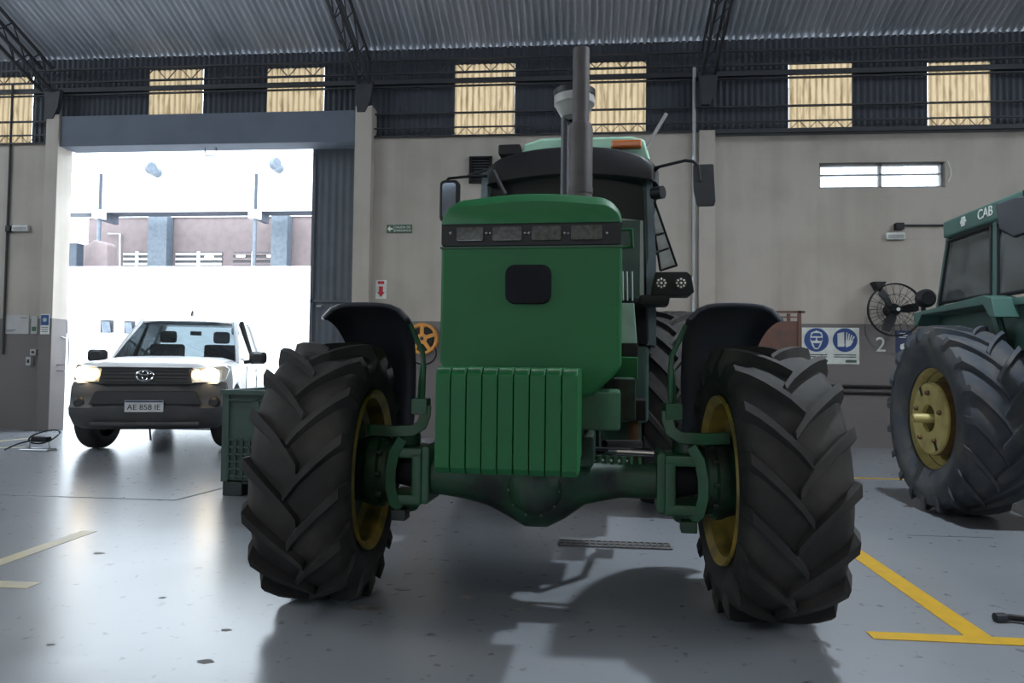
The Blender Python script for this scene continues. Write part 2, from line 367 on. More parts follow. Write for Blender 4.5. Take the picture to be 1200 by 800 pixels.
# ---- masonry back wall with the high window
hx0, hx1 = wx(960, 205), wx(1108, 205); hz0, hz1 = wz(1034, 220), wz(1034, 190)
wb = MB().box(XL, PLx0+.02, WY, WY+.25, 0, ZB)
wb.box(PRx1-.02, hx0, WY, WY+.25, 0, ZB).box(hx1, XR, WY, WY+.25, 0, ZB).box(hx0, hx1, WY, WY+.25, 0, hz0).box(hx0, hx1, WY, WY+.25, hz1, ZB)
wall_back = structure(wb.build('wall_back', 'painted_block', smooth=False))
structure(MB().box(PLx0, PLx1, 10.74, JY, 0, BZ1+.02).build('trim_1', 'painted_block', bev=.01))
structure(MB().box(PRx0, PRx1, 10.74, 11.2, 0, BZ1+.05).build('trim_2', 'painted_block', bev=.01))
structure(MB().box(PLx1, PRx0, 10.78, 11.15, BZ0, BZ1).build('trim_3', 'beam_grey', bev=.008))
px0, px1 = wx(819, 300, 10.82), wx(838, 300, 10.82)
structure(MB().box(px0, px1, 10.82, 10.9, 0, ZB).build('trim_4', 'painted_block', bev=.008))
pp = MB().tube([(px0-.07, 10.86, 0), (px0-.07, 10.86, 5.6)], .025, 10).build('trim_5', 'concrete'); structure(pp)
for s in (0.6, 2.4, 4.2): MB().lathe([(.025, s), (.034, s), (.034, s+.05), (.025, s+.05)], 10, o=(px0-.07, 10.86, 0)).build('pipe_coupling', 'steel', pp)
structure(MB().box(XL-.25, XL, YF, WY+.25, 0, 6).build('wall_left', 'painted_block'))
structure(MB().box(XR, XR+.25, YF, WY+.25, 0, 6).build('wall_right', 'painted_block'))
fw = MB().box(XL, -5.2, YF-.25, YF, 0, 6).box(-2.8, XR, YF-.25, YF, 0, 6).box(-5.2, -2.8, YF-.25, YF, 3.0, 6)  # gap added in this unseen wall for fill daylight
structure(fw.build('wall_front', 'painted_block', smooth=False))

# ---- dark corrugated cladding with fibreglass lights
wins = []
for i, (a, b, c, d) in enumerate([(-35, 38, 91, 160), (175, 238, 82, 135), (313, 380, 80, 133), (533, 603, 75, 157), (687, 757, 73, 157), (924, 998, 74, 160), (1087, 1161, 73, 160)]):
    q = PY(a, (c+d)/2, 10.98); r_ = PY(b, (c+d)/2, 10.98)
    wins.append((q.x, r_.x, ZB-.06 if not 0 < i < 3 else BZ1-.02, PY((a+b)/2, c, 10.98).z))
def corr(mb, x0, x1, z0, z1, Y, pitch=.09, amp=.012):
    n = max(2, int((x1-x0)/pitch*6)); vs = []
    for i in range(n+1):
        x = x0+(x1-x0)*i/n; y = Y+amp*sin(2*pi*x/pitch); vs += [(x, y, z0), (x, y, z1)]
    mb.add(vs, [(2*i, 2*i+1, 2*i+3, 2*i+2) for i in range(n)])
cl = MB(); zt = 6.05; xs = XL
for (a, b, c, d) in wins:
    if a > XL:
        lo = BZ1-.02 if (xs > PLx0-.1 and a < PRx1+.1 and xs < PRx0) else 4.5
        # solid panels, cut at the gateway piers
        cuts = [xs] + [k for k in (PLx0, PRx1) if xs < k < a] + [a]
        for u, v in zip(cuts, cuts[1:]):
            corr(cl, u, v, BZ1-.02 if (u+v)/2 > PLx0 and (u+v)/2 < PRx1 else ZB-.05, zt, 10.99)
    corr(cl, a, b, d, zt, 10.99); xs = b
corr(cl, xs, XR, ZB-.05, zt, 10.99)
wall_up = structure(cl.build('wall_upper', 'cladding', ang=80))
for i, (a, b, c, d) in enumerate(wins):
    m = MB(); corr(m, a, b, c, d, 10.98)
    o = structure(m.build('window_%d' % (i+1), 'fibreglass', ang=80))
# girts and lattice beams that run along the cladding
def lattice(mb, p0, p1, up, step, r=.011, rz=.006):
    p0 = V(p0); p1 = V(p1); up = V(up); n = max(1, int((p1-p0).length/step)); mb.bar(p0, p1, 2*r); mb.bar(p0+up, p1+up, 2*r)
    pts = [p0.lerp(p1, i/n)+(up if i % 2 else V((0, 0, 0))) for i in range(n+1)]
    for a, b in zip(pts, pts[1:]): mb.tube([a, b], rz, 5, cap=False)
def rail(py, h, Y=10.9, m='truss'):
    z = wz(640, py, Y); MB().box(XL, XR, Y-.02, Y+.02, z-h/2, z+h/2).build('girt', m, wall_up, smooth=False)
rail(92, .075, 10.93); rail(98, .022, 10.9); rail(130, .022)
for x0, x1 in ((XL, PLx0), (PRx1, XR)):
    m = MB(); lattice(m, (x0, 10.86, wz(640, 157, 10.86)), (x1, 10.86, wz(640, 157, 10.86)), (0, 0, wz(640, 147, 10.86)-wz(640, 157, 10.86)), .13); m.build('lattice_girt', 'truss', wall_up)
m = MB(); lattice(m, (XL, 10.84, wz(640, 82, 10.84)), (XR, 10.84, wz(640, 82, 10.84)), (0, 0, wz(640, 66, 10.84)-wz(640, 82, 10.84)), .2, .014, .008); m.build('eave_lattice', 'truss', wall_up)
m = MB(); m.box(px1, XR, 10.80, 10.88, wz(1000, 154, 10.82), wz(1000, 149, 10.82)); m.tube([(px1, 10.78, wz(1000, 156, 10.78)), (XR, 10.78, wz(1000, 156, 10.78))], .014); m.build('ledge_rail', 'truss', wall_up)

# ---- roof
EY, EZ, SL = 11.15, wz(640, 62, 11.15), 0.376
RY = 0.6; RZ = EZ+SL*(EY-RY)
ceil_ = structure(MB().bar((XL, RY, RZ-.03), (XR, RY, RZ-.03), .12).build('ceiling', 'truss'))
def roof_sheet(y0, z0, y1, z1, pitch=.105, nw=9, amp=.032):
    n = nw*6; vs = []; nrm = V((0, -(z1-z0), y1-y0)).normalized()*(1 if y1 > y0 else -1)
    for i in range(n+1):
        x = pitch*nw*i/n; k = nrm*amp*sin(2*pi*i/6.0); vs += [V((x, y0, z0))+k, V((x, y1, z1))+k]
    return MB().add(vs, [(2*i, 2*i+1, 2*i+3, 2*i+2) for i in range(n)]).mesh('roof_sheet', 'roof_sheet', ang=80)
rb = roof_sheet(EY, EZ, RY, RZ); rf = roof_sheet(YF-.3, RZ-SL*(RY-YF+.3), RY, RZ)
x = XL
k = 0
while x < XR:
    link('roof_sheet', rb, ceil_, (x, 0, .004*(k % 2))); link('roof_sheet', rf, ceil_, (x, 0, .004*(k % 2))); x += .105*8; k += 1
def truss(X):
    m = MB(); yb, zb = 10.72, wz(430, 97, 10.72)
    ya = RY; za = RZ-.45
    for sx in (-.09, .09):
        lattice(m, (X+sx, yb, zb), (X+sx, ya, za), (0, .0, EZ+SL*(EY-yb)-zb-.08 if False else .36), .3, .018, .011)
    n = 36
    for i in range(n):
        t = i/n; y = yb+(ya-yb)*t; z = zb+(za-zb)*t; y2 = yb+(ya-yb)*(i+1)/n; z2 = zb+(za-zb)*(i+1)/n
        m.tube([(X-.09, y, z), (X+.09, y2, z2)], .008, 5, cap=False)
    return m.build('roof_truss', 'truss', ceil_)
for X in ((PLx0+PLx1)/2-.1, (PRx0+PRx1)/2, (px0+px1)/2, 7.0): truss(X)
for Y in (9.3, 7.2, 4.9, 2.4):
    z = EZ+SL*(EY-Y)-.05; m = MB(); lattice(m, (XL, Y, z-.2), (XR, Y, z-.2), (0, 0, .17), .25, .014, .008); m.build('roof_purlin', 'truss', ceil_)
MB().tube([PY(358, -10, 10.2), PY(408, 62, 10.95)], .012, 6).build('tie_rod', 'truss', ceil_)
for X, xa in ((PLx0+.1, 1), ((PRx0+PRx1)/2, 1), ((px0+px1)/2, 1)):
    m = MB(); m.prism([(X-.14, 5.45), (X+.14, 5.45), (X+.1, 5.15), (X+.02, 4.98), (X-.1, 4.98)], 'y', 10.72, 10.8); m.build('truss_shoe', 'truss', ceil_)

# ---- high window
wn = structure(empty('window_8', ((hx0+hx1)/2, WY, hz0)))
W_, H_ = (hx1-hx0)/2, hz1-hz0
fr = MB()
for a, b, c, d in ((-W_, W_, 0, .035), (-W_, W_, H_-.035, H_), (-W_, -W_+.035, 0, H_), (W_-.035, W_, 0, H_), (-.02, .02, 0, H_), (-W_, W_, H_*.54, H_*.54+.018)):
    fr.box(a, b, .06, .12, c, d)
fr.build('window_frame', 'grey_plastic', wn, smooth=False)
for sx in (-1, 1):
    for (c, d) in ((.035, H_*.54), (H_*.54+.018, H_-.035)):
        a, b = sorted((sx*.02, sx*(W_-.035))); MB().box(a, b, .085, .091, c, d).build('pane', 'window_glass', wn, smooth=False)
MB().tube([(W_+.02, -.02, H_), (W_+.06, -.02, H_*.7), (W_+.07, -.02, H_*.45), (W_+.03, -.02, H_*.2)], .006, 6).build('pull_cord', 'sign_white', wn)

# ---- sliding gate leaf
gx0, gx1 = wx(365, 300, 11.3), PRx1+.15
gt = structure(empty('door_1', ((gx0+gx1)/2, 11.3, 0)))
hw = (gx1-gx0)/2; m = MB(); corr(m, -hw, hw, .03, 4.7, 0, .12, .006); m.build('gate_sheet', 'gate_leaf', gt, ang=80)
m = MB()
for a, b, c, d in ((-hw, -hw+.05, .02, 4.72), (hw-.05, hw, .02, 4.72), (-hw, hw, 2.1, 2.14), (-hw, hw, 4.66, 4.72), (-hw, hw, .02, .08)): m.box(a, b, -.03, .03, c, d)
m.build('gate_frame', 'gate_leaf', gt, smooth=False)
MB().box(-hw+.12, -hw+.2, -.06, -.03, 2.02, 2.05).build('gate_handle', 'steel', gt)
MB().box(PLx1-.3, gx1, -.06+11.3, .06+11.3, 4.73, 4.82).build('gate_track', 'steel', gt).location = (-(gx0+gx1)/2, -11.3, 0)
m = MB(); hkx = wx(247, 172, 11.0)
m.tube([(hkx-.09, 11.0, BZ0), (hkx-.09, 11.0, BZ0-.12), (hkx+.09, 11.0, BZ0-.12), (hkx+.09, 11.0, BZ0)], .012, 6)
tag(m.build('hoop_bracket', 'steel'), 'small square metal hoop hanging under the gateway beam', 'bracket')

# ================================================================== OUTSIDE
structure(MB().box(-70, 50, 11.4, 90, -.25, -.02).build('ground', 'asphalt'))
YB = 25.0
wb_ = empty('white_building', (0, YB, 0)); tag(wb_, 'low plain white building with tiny windows behind the white pickup', 'building')
zt_ = PY(220, 312, YB).z
MB().box(-45, 6, 0, 2.5, -.02, zt_).build('wall', 'white_paint', wb_, smooth=False)
MB().box(-45, 6, -.03, 0, -.02, .45).build('plinth', 'concrete', wb_, smooth=False)
for (a, b, c, d) in ((66, 81, 375, 391), (118, 135, 375, 390), (146, 160, 376, 391), (272, 284, 376, 392)):
    p = PY(a, d, YB); q = PY(b, c, YB)
    wnd = MB().box(p.x, q.x, -.015, .02, p.z, q.z).build('window', 'louvre_dark', wb_, smooth=False)
    m = MB(); fw_ = .05
    for e in ((p.x-fw_, p.x, p.z, q.z), (q.x, q.x+fw_, p.z, q.z), (p.x-fw_, q.x+fw_, p.z-fw_, p.z), (p.x-fw_, q.x+fw_, q.z, q.z+fw_)): m.box(e[0], e[1], -.05, .02, e[2], e[3])
    m.build('window_frame', 'white_paint', wnd, smooth=False)
    M_ = Matrix.Translation(((p.x+q.x)/2, -.05, p.z)) @ Matrix.Rotation(.25, 4, 'X')
    MB().box(-(q.x-p.x)*.3, (q.x-p.x)*.3, -.01, .01, .03, (q.z-p.z)*.9, M_).build('pane', 'mirror_glass', wnd, smooth=False)
p = PY(340, 405, YB); q = PY(362, 380, YB)
dr = MB().box(p.x, q.x, -.03, .02, 0, q.z).build('door', 'grey_plastic', wb_, smooth=False)
MB().box(q.x-.15, q.x-.1, -.06, -.03, 1.0, 1.15).build('door_handle', 'steel', dr)

YC = 33.2
bb = empty('workshop_building', (0, YC, 0)); tag(bb, 'mauve brick workshop building with louvred windows beyond the low white wall', 'building')
zc = PY(220, 250, YC).z
bl = PY(103, 300, YC).x
MB().box(bl, 14, 0, 6, 0, zc-.2).build('wall', 'brick_mauve', bb, smooth=False)
up = MB().box(-50, 14, -.1, 6, zc-.2, PY(220, 120, YC).z).build('upper_wall', 'white_paint', bb, smooth=False)
for (a, b) in ((181, 203), (323, 342)):
    p = PY(a, 300, YC); q = PY(b, 300, YC); MB().box(p.x, q.x, -.6, 0, 0, zc-.2).build('column', 'post_pale', bb, bev=.03)
for wi, (a, b) in enumerate(((145, 178), (206, 261), (273, 322))):
    p = PY(a, 330, YC); q = PY(b, 295, YC)
    f = MB().box(p.x, q.x, -.03, .02, p.z, q.z).build('window', 'louvre_dark', bb, smooth=False)
    for k in range(6):
        z = p.z+(q.z-p.z)*(k+.5)/6; MB().box(p.x, q.x, -.10, -.03, z-.06, z+.06).build('slat', 'brick_mauve' if wi == 2 else 'concrete', f, smooth=False)
    MB().box((p.x+q.x)/2-.06, (p.x+q.x)/2+.06, -.13, -.03, p.z, q.z).build('mullion', 'white_paint', f, smooth=False)
    for (lx, ly) in {1: ((245, 301),), 2: ((282, 300), (318, 300))}.get(wi, ()):
        t = PY(lx, ly, YC-.14); MB().box(t.x-.22, t.x+.22, -.16, -.12, t.z-.05, t.z+.05).build('tube_light', 'tube_light', f, bev=.02)
m = MB(); a = PY(127, 274, YC-.1); b = PY(141, 274, YC-.1); c = PY(141, 320, YC-.1)
for v in (a, b, c): v.y = -.12
m.tube([a, b, c], .045, 8); m.build('drain_pipe', 'concrete', bb)
for (vx, vy) in ((186, 203), (328, 198)):
    p = PY(vx, vy, YC); mm = MB(); mm.tube([(p.x, -.05, p.z), (p.x, -.7, p.z), (p.x+.18, -.95, p.z-.05)], .24, 18)
    mm.tube([(p.x+.1, -.93, p.z), (p.x+.3, -1.0, p.z-.02)], .28, 18); mm.build('vent_pipe', 'post_pale', bb)

YP = 31.0
cn = empty('canopy', (0, YP, 0)); tag(cn, 'grey steel canopy on slim pale posts in the yard', 'canopy')
z1 = PY(220, 241, YP).z; z0 = PY(220, 249, YP).z
MB().box(-45, 10, -.2, -.12, z0, z1).build('fascia', 'white_paint', cn, smooth=False)
MB().box(-45, 10, -.12, .95, z0+.03, z0+.14).build('roof_sheet', 'canopy_grey', cn, smooth=False)
for (pxa,) in ((118,), (300,)):
    b = PY(pxa, 250, YP-.2); b2 = PY(pxa, 204, YP-.2)
    MB().tube([(b.x, -.28, 0), (b.x, -.28, b.z-.1)], .085, 12).build('post', 'post_pale', cn)
    MB().box(b.x-.22, b.x+.22, -.5, -.1, b.z-.28, b.z+.12).build('post_head', 'white_paint', cn, bev=.02)
    MB().tube([(b.x, -.26, b.z), (b.x, -.26, b2.z)], .075, 12).build('mast', 'post_dark', cn)
    MB().box(b.x-.1, b.x+.1, -.1, .95, z0-.35, z0+.03).build('rafter', 'canopy_grey', cn, smooth=False)

# rough stone heap with a gatepost left of the workshop
rnd = random.Random(3); a = PY(78, 310, 29).x; b = PY(131, 310, 29).x; top = []
pts = [(a, 0)]
for i in range(13):
    t = i/12; px = 78+53*t; py = 287 + 4*sin(6*t) + rnd.uniform(-2, 2)+(4 if t < .2 else 0)
    p = PY(px, py, 29); pts.append((p.x, p.z))
pts.append((b, 0))
sw = MB().prism(pts, 'y', 28.7, 29.4).build('rubble_wall', 'brick_mauve', bev=.08); tag(sw, 'rough mauve stone wall with a ragged top in the yard', 'wall')
gp = empty('gate_post', (PY(88, 300, 28).x, 28, 0)); tag(gp, 'dark gatepost topped with a stone ball in the yard', 'post')
zz = PY(88, 284, 28).z
MB().box(-.22, .22, -.22, .22, 0, zz).build('shaft', 'post_dark', gp, bev=.03); MB().sphere((0, 0, zz+.2), .24).build('ball', 'concrete', gp)
MB().box(-.28, .28, -.28, .28, zz-.08, zz).build('cap', 'concrete', gp, bev=.02)

# ================================================================== THE BIG GREEN TRACTOR (faces the camera: local -y is its front)
def tyre_mb(R, W, rr, nl, lug=.042, wl=.062, dphi=.40, seg=5):
    """tyre about the local x axis, centre at the origin; chevrons point down at the front"""
    m = MB(); Rc = R-lug; w = W/2
    prof = [(rr, -w*.80), (rr+.02, -w*.86), (rr+.10*(Rc-rr)/.25, -w*.99), (rr+.5*(Rc-rr), -w*1.04), (Rc-.07, -w*1.0), (Rc-.03, -w*.95), (Rc-.004, -w*.78), (Rc+.004, -w*.4), (Rc+.006, 0)]
    prof = prof + [(a, -b) for a, b in prof[-2::-1]]
    m.lathe(prof, 72, 'x')
    inner = [(rr, w*.80), (rr-.01, w*.3), (rr-.01, -w*.3), (rr, -w*.80)]; m.lathe(inner, 72, 'x')
    def P(x, ph, rad): return V((x, -cos(ph)*rad, sin(ph)*rad))
    for side in (-1, 1):
        for k in range(nl):
            p0 = 2*pi*(k+(.5 if side > 0 else 0))/nl; secs = []
            for j in range(seg+1):
                t = j/seg; x = side*(-.025+t*(w*.97+.025)); ph = p0+dphi*(t**.85)
                drop = .012*max(0, t-.75)/.25; th = wl*(.85+.3*t)/R/2
                hb = Rc-.012-(.035 if t > .9 else 0); ht = R-drop-.004*(1-t)
                secs.append([P(x, ph-th*1.35, hb), P(x, ph-th*.8, ht), P(x, ph+th*.8, ht), P(x, ph+th*1.35, hb)])
            x = side*w*1.07; ph = p0+dphi*1.05; th = wl*1.1/R/2     # shoulder end runs down the sidewall
            secs.append([P(x*.97, ph-th*1.3, Rc-.09), P(x, ph-th*.8, R-.075), P(x, ph+th*.8, R-.075), P(x*.97, ph+th*1.3, Rc-.09)])
            m.loft(secs)
    return m
def ring(mb, rr, w0, w1, t=.012, axis='x', n=48):
    mb.lathe([(rr, w0), (rr+t, w0), (rr+t, w1), (rr, w1)], n, axis, closed=True)

TL = (-0.17, 3.40, 0.0); TA = radians(-2.9)
T = Frame(TL, TA); TX = T.L
tr = empty('tractor', TL, TA)
tag(tr, 'big green tractor with flat hood, front suitcase weights and tall exhaust stack', 'tractor')
AX = .60                          # front axle height
TW = 1.0                         # half track
# ---- front wheels
ft = tyre_mb(.605, .41, .345, 17, wl=.050, lug=.045).mesh('front_tyre', 'rubber', ang=40)
def steer(o, s):                  # turn a part about the king pin with the wheels
    k = V((s*.655, 0, 0)); R = Matrix.Rotation(STEER, 3, 'Z'); o.location = k + R @ (o.location-k); o.rotation_euler = (o.rotation_euler.x, 0, STEER); return o
STEER = radians(5)
def front_wheel(s):
    c = V((s*TW-.01, 0, .605)); rz = 0
    t = link('front_tyre', ft, tr, c, (radians(7*s), 0, rz)); steer(t, s)
    m = MB()                     # rim barrel and dished disc, seen from the inside
    prof = [(.375, -.205), (.378, -.19), (.352, -.18), (.345, -.11), (.315, -.09), (.31, .0), (.345, .06), (.352, .18), (.375, .2), (.365, .2), (.335, .17), (.33, .07), (.298, .0), (.30, -.085), (.33, -.105), (.338, -.18), (.362, -.195)]
    m.lathe(prof, 56, 'x', closed=True)
    m.lathe([(.305, .02), (.26, -.02), (.18, -.03), (.05, -.03), (.05, -.018), (.18, -.018), (.255, -.005), (.30, .035)], 48, 'x', closed=True)
    if s < 0: m.v = [(-x, y, z) for x, y, z in m.v]
    rim = steer(m.build('front_rim', 'rim_yellow', tr, loc=c), s)
    m = MB()
    for k in range(8):
        a = 2*pi*k/8; p = V((0, cos(a)*.285, sin(a)*.285)); m.tube([p+V((-s*.035, 0, 0)), p+V((s*.03, 0, 0))], .014, 6)
    tag(m.build('rim_bolts', 'rust', rim), kind='stuff')
    # planetary hub, swivel housing, king pins
    h = MB(); X0 = s*.70; X1 = s*(TW-.02)
    h.lathe([(.0, s*.71), (.135, s*.71), (.15, s*.73), (.15, s*.76), (.175, s*.77), (.175, s*.80), (.165, s*.82), (.15, s*.87), (.15, s*.90), (.27, s*.915), (.278, s*.93), (.2, X1-s*.01), (0, X1-s*.01)], 36, 'x', o=(0, 0, AX))
    hub = steer(h.build('wheel_hub', 'green_greasy', tr, ang=30), s)
    b = MB()
    for k in range(10):
        a = 2*pi*k/10; p = V((0, cos(a)*.16, AX+sin(a)*.16)); b.tube([p+V((s*.745, 0, 0)), p+V((s*.775, 0, 0))], .012, 6)
    tag(b.build('hub_bolts', 'green_greasy', hub), kind='stuff')
    y = MB()                     # yoke: C shaped casting with the dark joint inside
    y.prism(rrect(*sorted((s*.515, s*.56)), AX-.14, AX+.13, .02), 'y', -.11, .12)
    y.box(*sorted((s*.55, s*.715)), -.12, .11, AX+.07, AX+.12); y.box(*sorted((s*.55, s*.715)), -.12, .11, AX-.145, AX-.095); y.box(*sorted((s*.55, s*.60)), -.12, .11, AX-.12, AX+.1)
    yo = y.build('axle_yoke', 'green_worn', tr, bev=.012)
    MB().tube([(s*.56, .0, AX), (s*.60, -.0, AX), (s*.72, 0, AX)], .07, 16, radii=[.05, .085, .06]).build('axle_joint', 'black_matte', tr)
    k = MB(); k.lathe([(0, AX+.19), (.055, AX+.19), (.065, AX+.17), (.065, AX+.12), (0, AX+.12)], 18, 'z', o=(s*.655, 0, 0))
    k.build('king_pin', 'green_greasy', tr, bev=.006); k = MB()
    k.lathe([(0, AX-.19), (.05, AX-.19), (.065, AX-.17), (.065, AX-.13), (0, AX-.13)], 18, 'z', o=(s*.655, 0, 0))
    k.box(*sorted((s*.62, s*.69)), -.13, -.05, AX-.215, AX-.165)
    k.build('king_pin', 'green_greasy', tr, bev=.006)
    c = MB()                     # curved web of the swivel housing
    pts = [(s*.655, -.11, AX+.16), (s*.69, -.125, AX+.10), (s*.705, -.13, AX+.02), (s*.705, -.13, AX-.06), (s*.69, -.12, AX-.13), (s*.66, -.10, AX-.16)]
    c.tube(pts, .012, 4, tw=pi/4, r2=.024); steer(c.build('swivel_web', 'green_worn', tr, bev=.004), s)
    # fender bracket: low bent bar, block, upright stalk, slanting stay
    br = MB(); br.tube([(s*.83, -.06, AX+.195), (s*.70, -.07, AX+.19), (s*.615, -.07, AX+.195), (s*.575, -.06, AX+.22), (s*.56, -.05, AX+.27), (s*.56, -.04, AX+.31)], .017, 4, tw=pi/4, r2=.026)
    br.box(*sorted((s*.55, s*.625)), -.07, .04, AX+.27, AX+.345)
    br.box(*sorted((s*.67, s*.70)), -.06, .02, AX+.13, AX+.19)
    steer(br.build('fender_bracket', 'green_worn', tr, bev=.005), s)
    st = MB(); st.tube([(s*.58, -.03, AX+.28), (s*.58, .0, AX+.49), (s*.588, .01, AX+.56), (s*.66, .06, AX+.70)], .012, 8)
    st.tube([(s*.605, .0, AX+.30), (s*.60, .04, AX+.5)], .008, 6); steer(st.build('fender_stalk', 'green_worn', tr), s)
    # plastic mudguard over the rear half of the tyre
    secs = []; n = 22
    for i in range(n+1):
        ph = radians(78+(174-78)*i/n); tt = i/n; xi, xo = .64+.13*tt, 1.075
        if i < 3: xo -= (.05, .02, .005)[i]
        outer = []
        for j in range(11):
            q = j/10; xx = xi+(xo-xi)*q; crown = -.012*(2*q-1)**2-.055*abs(2*q-1)**5
            outer.append((xx, .80+crown))
        prof = outer+[(xx, r-.012) for xx, r in reversed(outer)]
        secs.append([V((s*xx, -cos(ph)*r, AX+sin(ph)*r)) for xx, r in prof])
    fd = steer(MB().loft(secs).build('front_fender', 'fender_black', tr, ang=50), s)
    lp = MB()                     # rolled edge of the guard
    for ph, in ((radians(78),),):
        pts = [V((s*(.635+(1.02-.635)*j/10), -cos(ph)*.80, AX+sin(ph)*(.796-.012*(2*j/10-1)**2-.055*abs(2*j/10-1)**5))) for j in range(11)]
        lp.tube(pts, .011, 8)
    lp.build('fender_lip', 'fender_black', fd)
for s in (-1, 1): front_wheel(s)

# ---- axle beam with the differential
secs = []
for x, hz, hy, zc in ((-.53, .085, .085, .585), (-.36, .095, .09, .575), (-.25, .115, .11, .57), (-.15, .15, .15, .56), (-.07, .185, .19, .555), (.03, .185, .19, .555), (.11, .15, .15, .56), (.2, .10, .1, .575), (.36, .08, .085, .59), (.53, .08, .085, .59)):
    secs.append([V((x, hy*math.copysign(abs(cos(a))**.7, cos(a)), zc+hz*math.copysign(abs(sin(a))**.7, sin(a)))) for a in [2*pi*k/20 for k in range(20)]])
ax = MB().loft(secs).build('front_axle', 'green_greasy', tr, ang=50)
m = MB()
for k in range(6): x = .26+k*.037; m.lathe([(0, .70), (.013, .70), (.013, .655), (0, .655)], 6, o=(x, -.03, 0))
tag(m.build('axle_bolts', 'green_worn', ax), kind='stuff')
m = MB(); m.lathe([(0, -.205), (.06, -.20), (.10, -.185), (.125, -.15), (.125, -.1)], 28, 'y', o=(-.02, 0, .555)); m.build('differential_cover', 'green_greasy', ax)
m = MB()
for k in range(10): a = 2*pi*k/10; m.tube([(-.02+cos(a)*.112, -.185, .555+sin(a)*.112), (-.02+cos(a)*.112, -.14, .555+sin(a)*.112)], .007, 6)
tag(m.build('cover_bolts', 'green_greasy', ax), kind='stuff')
m = MB(); m.tube([(-.5, .16, .70), (.5, .16, .70)], .018, 8); m.tube([(-.2, .16, .70), (.2, .16, .70)], .036, 12); m.build('steering_cylinder', 'black', tr)
for s in (-1, 1): MB().tube([(s*.2, .16, .70), (s*.56, .14, .695)], .013, 8).build('steering_rod', 'steel', tr)
# ---- frame, bolster and front weights
m = MB(); m.box(-.19, .19, -.62, 1.4, .70, 1.02); m.box(-.24, .24, -.16, .16, .66, .80); m.build('main_frame', 'green_greasy', tr, bev=.015)
m = MB(); m.box(-.29, .205, -.72, -.62, .74, .98); m.build('weight_carrier', 'green_greasy', tr, bev=.01)
b0 = TX(677, 458, -.62); b1 = TX(727, 505, -.62)
m = MB(); m.box(b0.x, b1.x, -.62, -.25, b1.z, b0.z); m.build('frame_box', 'green_worn', tr, bev=.012)
w0 = TX(509, 500, -1.0).x; w1 = TX(677, 500, -1.0).x; wz0 = TX(590, 557, -1.0).z; wz1 = TX(590, 430, -1.0).z
NW = 9; pit = (w1-w0)/NW
wm = MB()
prof = [(-1.0, wz0+.02), (-.985, wz0), (-.80, wz0-.005), (-.70, wz0+.06), (-.68, wz1-.12), (-.70, wz1-.02), (-.74, wz1), (-.975, wz1), (-1.0, wz1-.025)]
wm.prism(prof, 'x', -.5*pit+.0015, .5*pit-.0015); wme = wm.mesh('weight', 'green', bev=.003, smooth=False)
em = MB(); em.tube([(-.5*pit+.006, -.993, wz1-.008), (.5*pit-.006, -.993, wz1-.008)], .0045, 5) ; eme = em.mesh('worn_edge', 'weight_edge')
for k in range(NW):
    o = link('weight', wme, tr, (w0+pit*(k+.5), 0, random.uniform(-.002, .002))); link('worn_edge', eme, o)
m = MB()
for zz_ in (wz0+.1, wz1-.07): m.tube([(w0+.01, -.76, zz_), (w1-.005, -.76, zz_)], .016, 8)
m.build('weight_rod', 'steel', tr)

# ---- hood: grille box, lamp bar, cap
hx0_, hx1_ = TX(517, 320, -.62).x, TX(729, 320, -.62).x
hzb = TX(622, 287, -.63).z; hzt = TX(622, 262, -.63).z
cx_ = (hx0_+hx1_)/2
out = [(hx0_, hzb), (hx0_, 1.12), (hx0_+.05, 1.02), (-.2, .98), (.2, .98), (hx1_-.10, 1.0), (hx1_, 1.10), (hx1_, hzb)]
secs = []
for y, sc in ((-.62, 0), (-.60, 1)):
    pass
g1 = [V((x, -.635, z)) for x, z in out]; g2 = [V((x, 1.05, z)) for x, z in out]
hood = MB().loft([g1, g2]).build('hood', 'green', tr, bev=.018, seg=3)
# cap with round shoulders
def capsec(y, zs, ht, ins):
    pts = []; a = hx0_+ins; b = hx1_-ins
    for i in range(9):
        t = pi-(pi/2)*i/8; pts.append(V((a+.10+.10*cos(t), y, zs+(ht-.012)*sin(t))))
    for i in range(1, 8): u = i/8; pts.append(V((a+.10+(b-a-.2)*u, y, zs+ht-.012+.018*sin(pi*u))))
    for i in range(9):
        t = pi/2-(pi/2)*i/8; pts.append(V((b-.10+.10*cos(t), y, zs+(ht-.012)*sin(t))))
    return pts
zc1 = TX(622, 228, -.6).z
cs = [capsec(-.652, hzt-.002, .08, .010), capsec(-.645, hzt-.002, zc1-hzt-.035, .004), capsec(-.625, hzt, zc1-hzt-.012, .001), capsec(-.60, hzt, zc1-hzt-.003, .001), capsec(-.52, hzt, zc1-hzt, .003), capsec(-.3, hzt, zc1-hzt+.008, .006), capsec(.4, hzt, zc1-hzt+.03, .006), capsec(1.05, hzt, zc1-hzt+.05, .006)]
MB().loft(cs).build('hood_cap', 'green', tr, ang=50)
m = MB(); m.prism(rrect(hx0_+.004, hx1_-.004, hzb-.004, hzt+.006, .012), 'y', -.645, -.20); lb = m.build('lamp_bar', 'black', tr, bev=.004)
for k in range(4):
    a = TX((535, 577, 623, 669)[k], 272, -.65).x; b = TX((567, 612, 658, 706)[k], 272, -.65).x
    hl = MB().prism(rrect(a, b, hzb+.014, hzt-.014, .008), 'y', -.656, -.64).build('headlamp', 'lamp_glass', lb, bev=.003)
    hl['label'] = 'clear ribbed headlamp'
bm_ = MB()
for px in (528, 570, 574.5, 615.5, 620, 661.5, 666, 711): p = TX(px, 273, -.65); bm_.sphere((p.x, -.648, p.z), .006, 8, 6)
tag(bm_.build('lamp_screws', 'steel', lb), kind='stuff')
e0 = TX(592, 356, -.64); e1 = TX(646, 310, -.64)
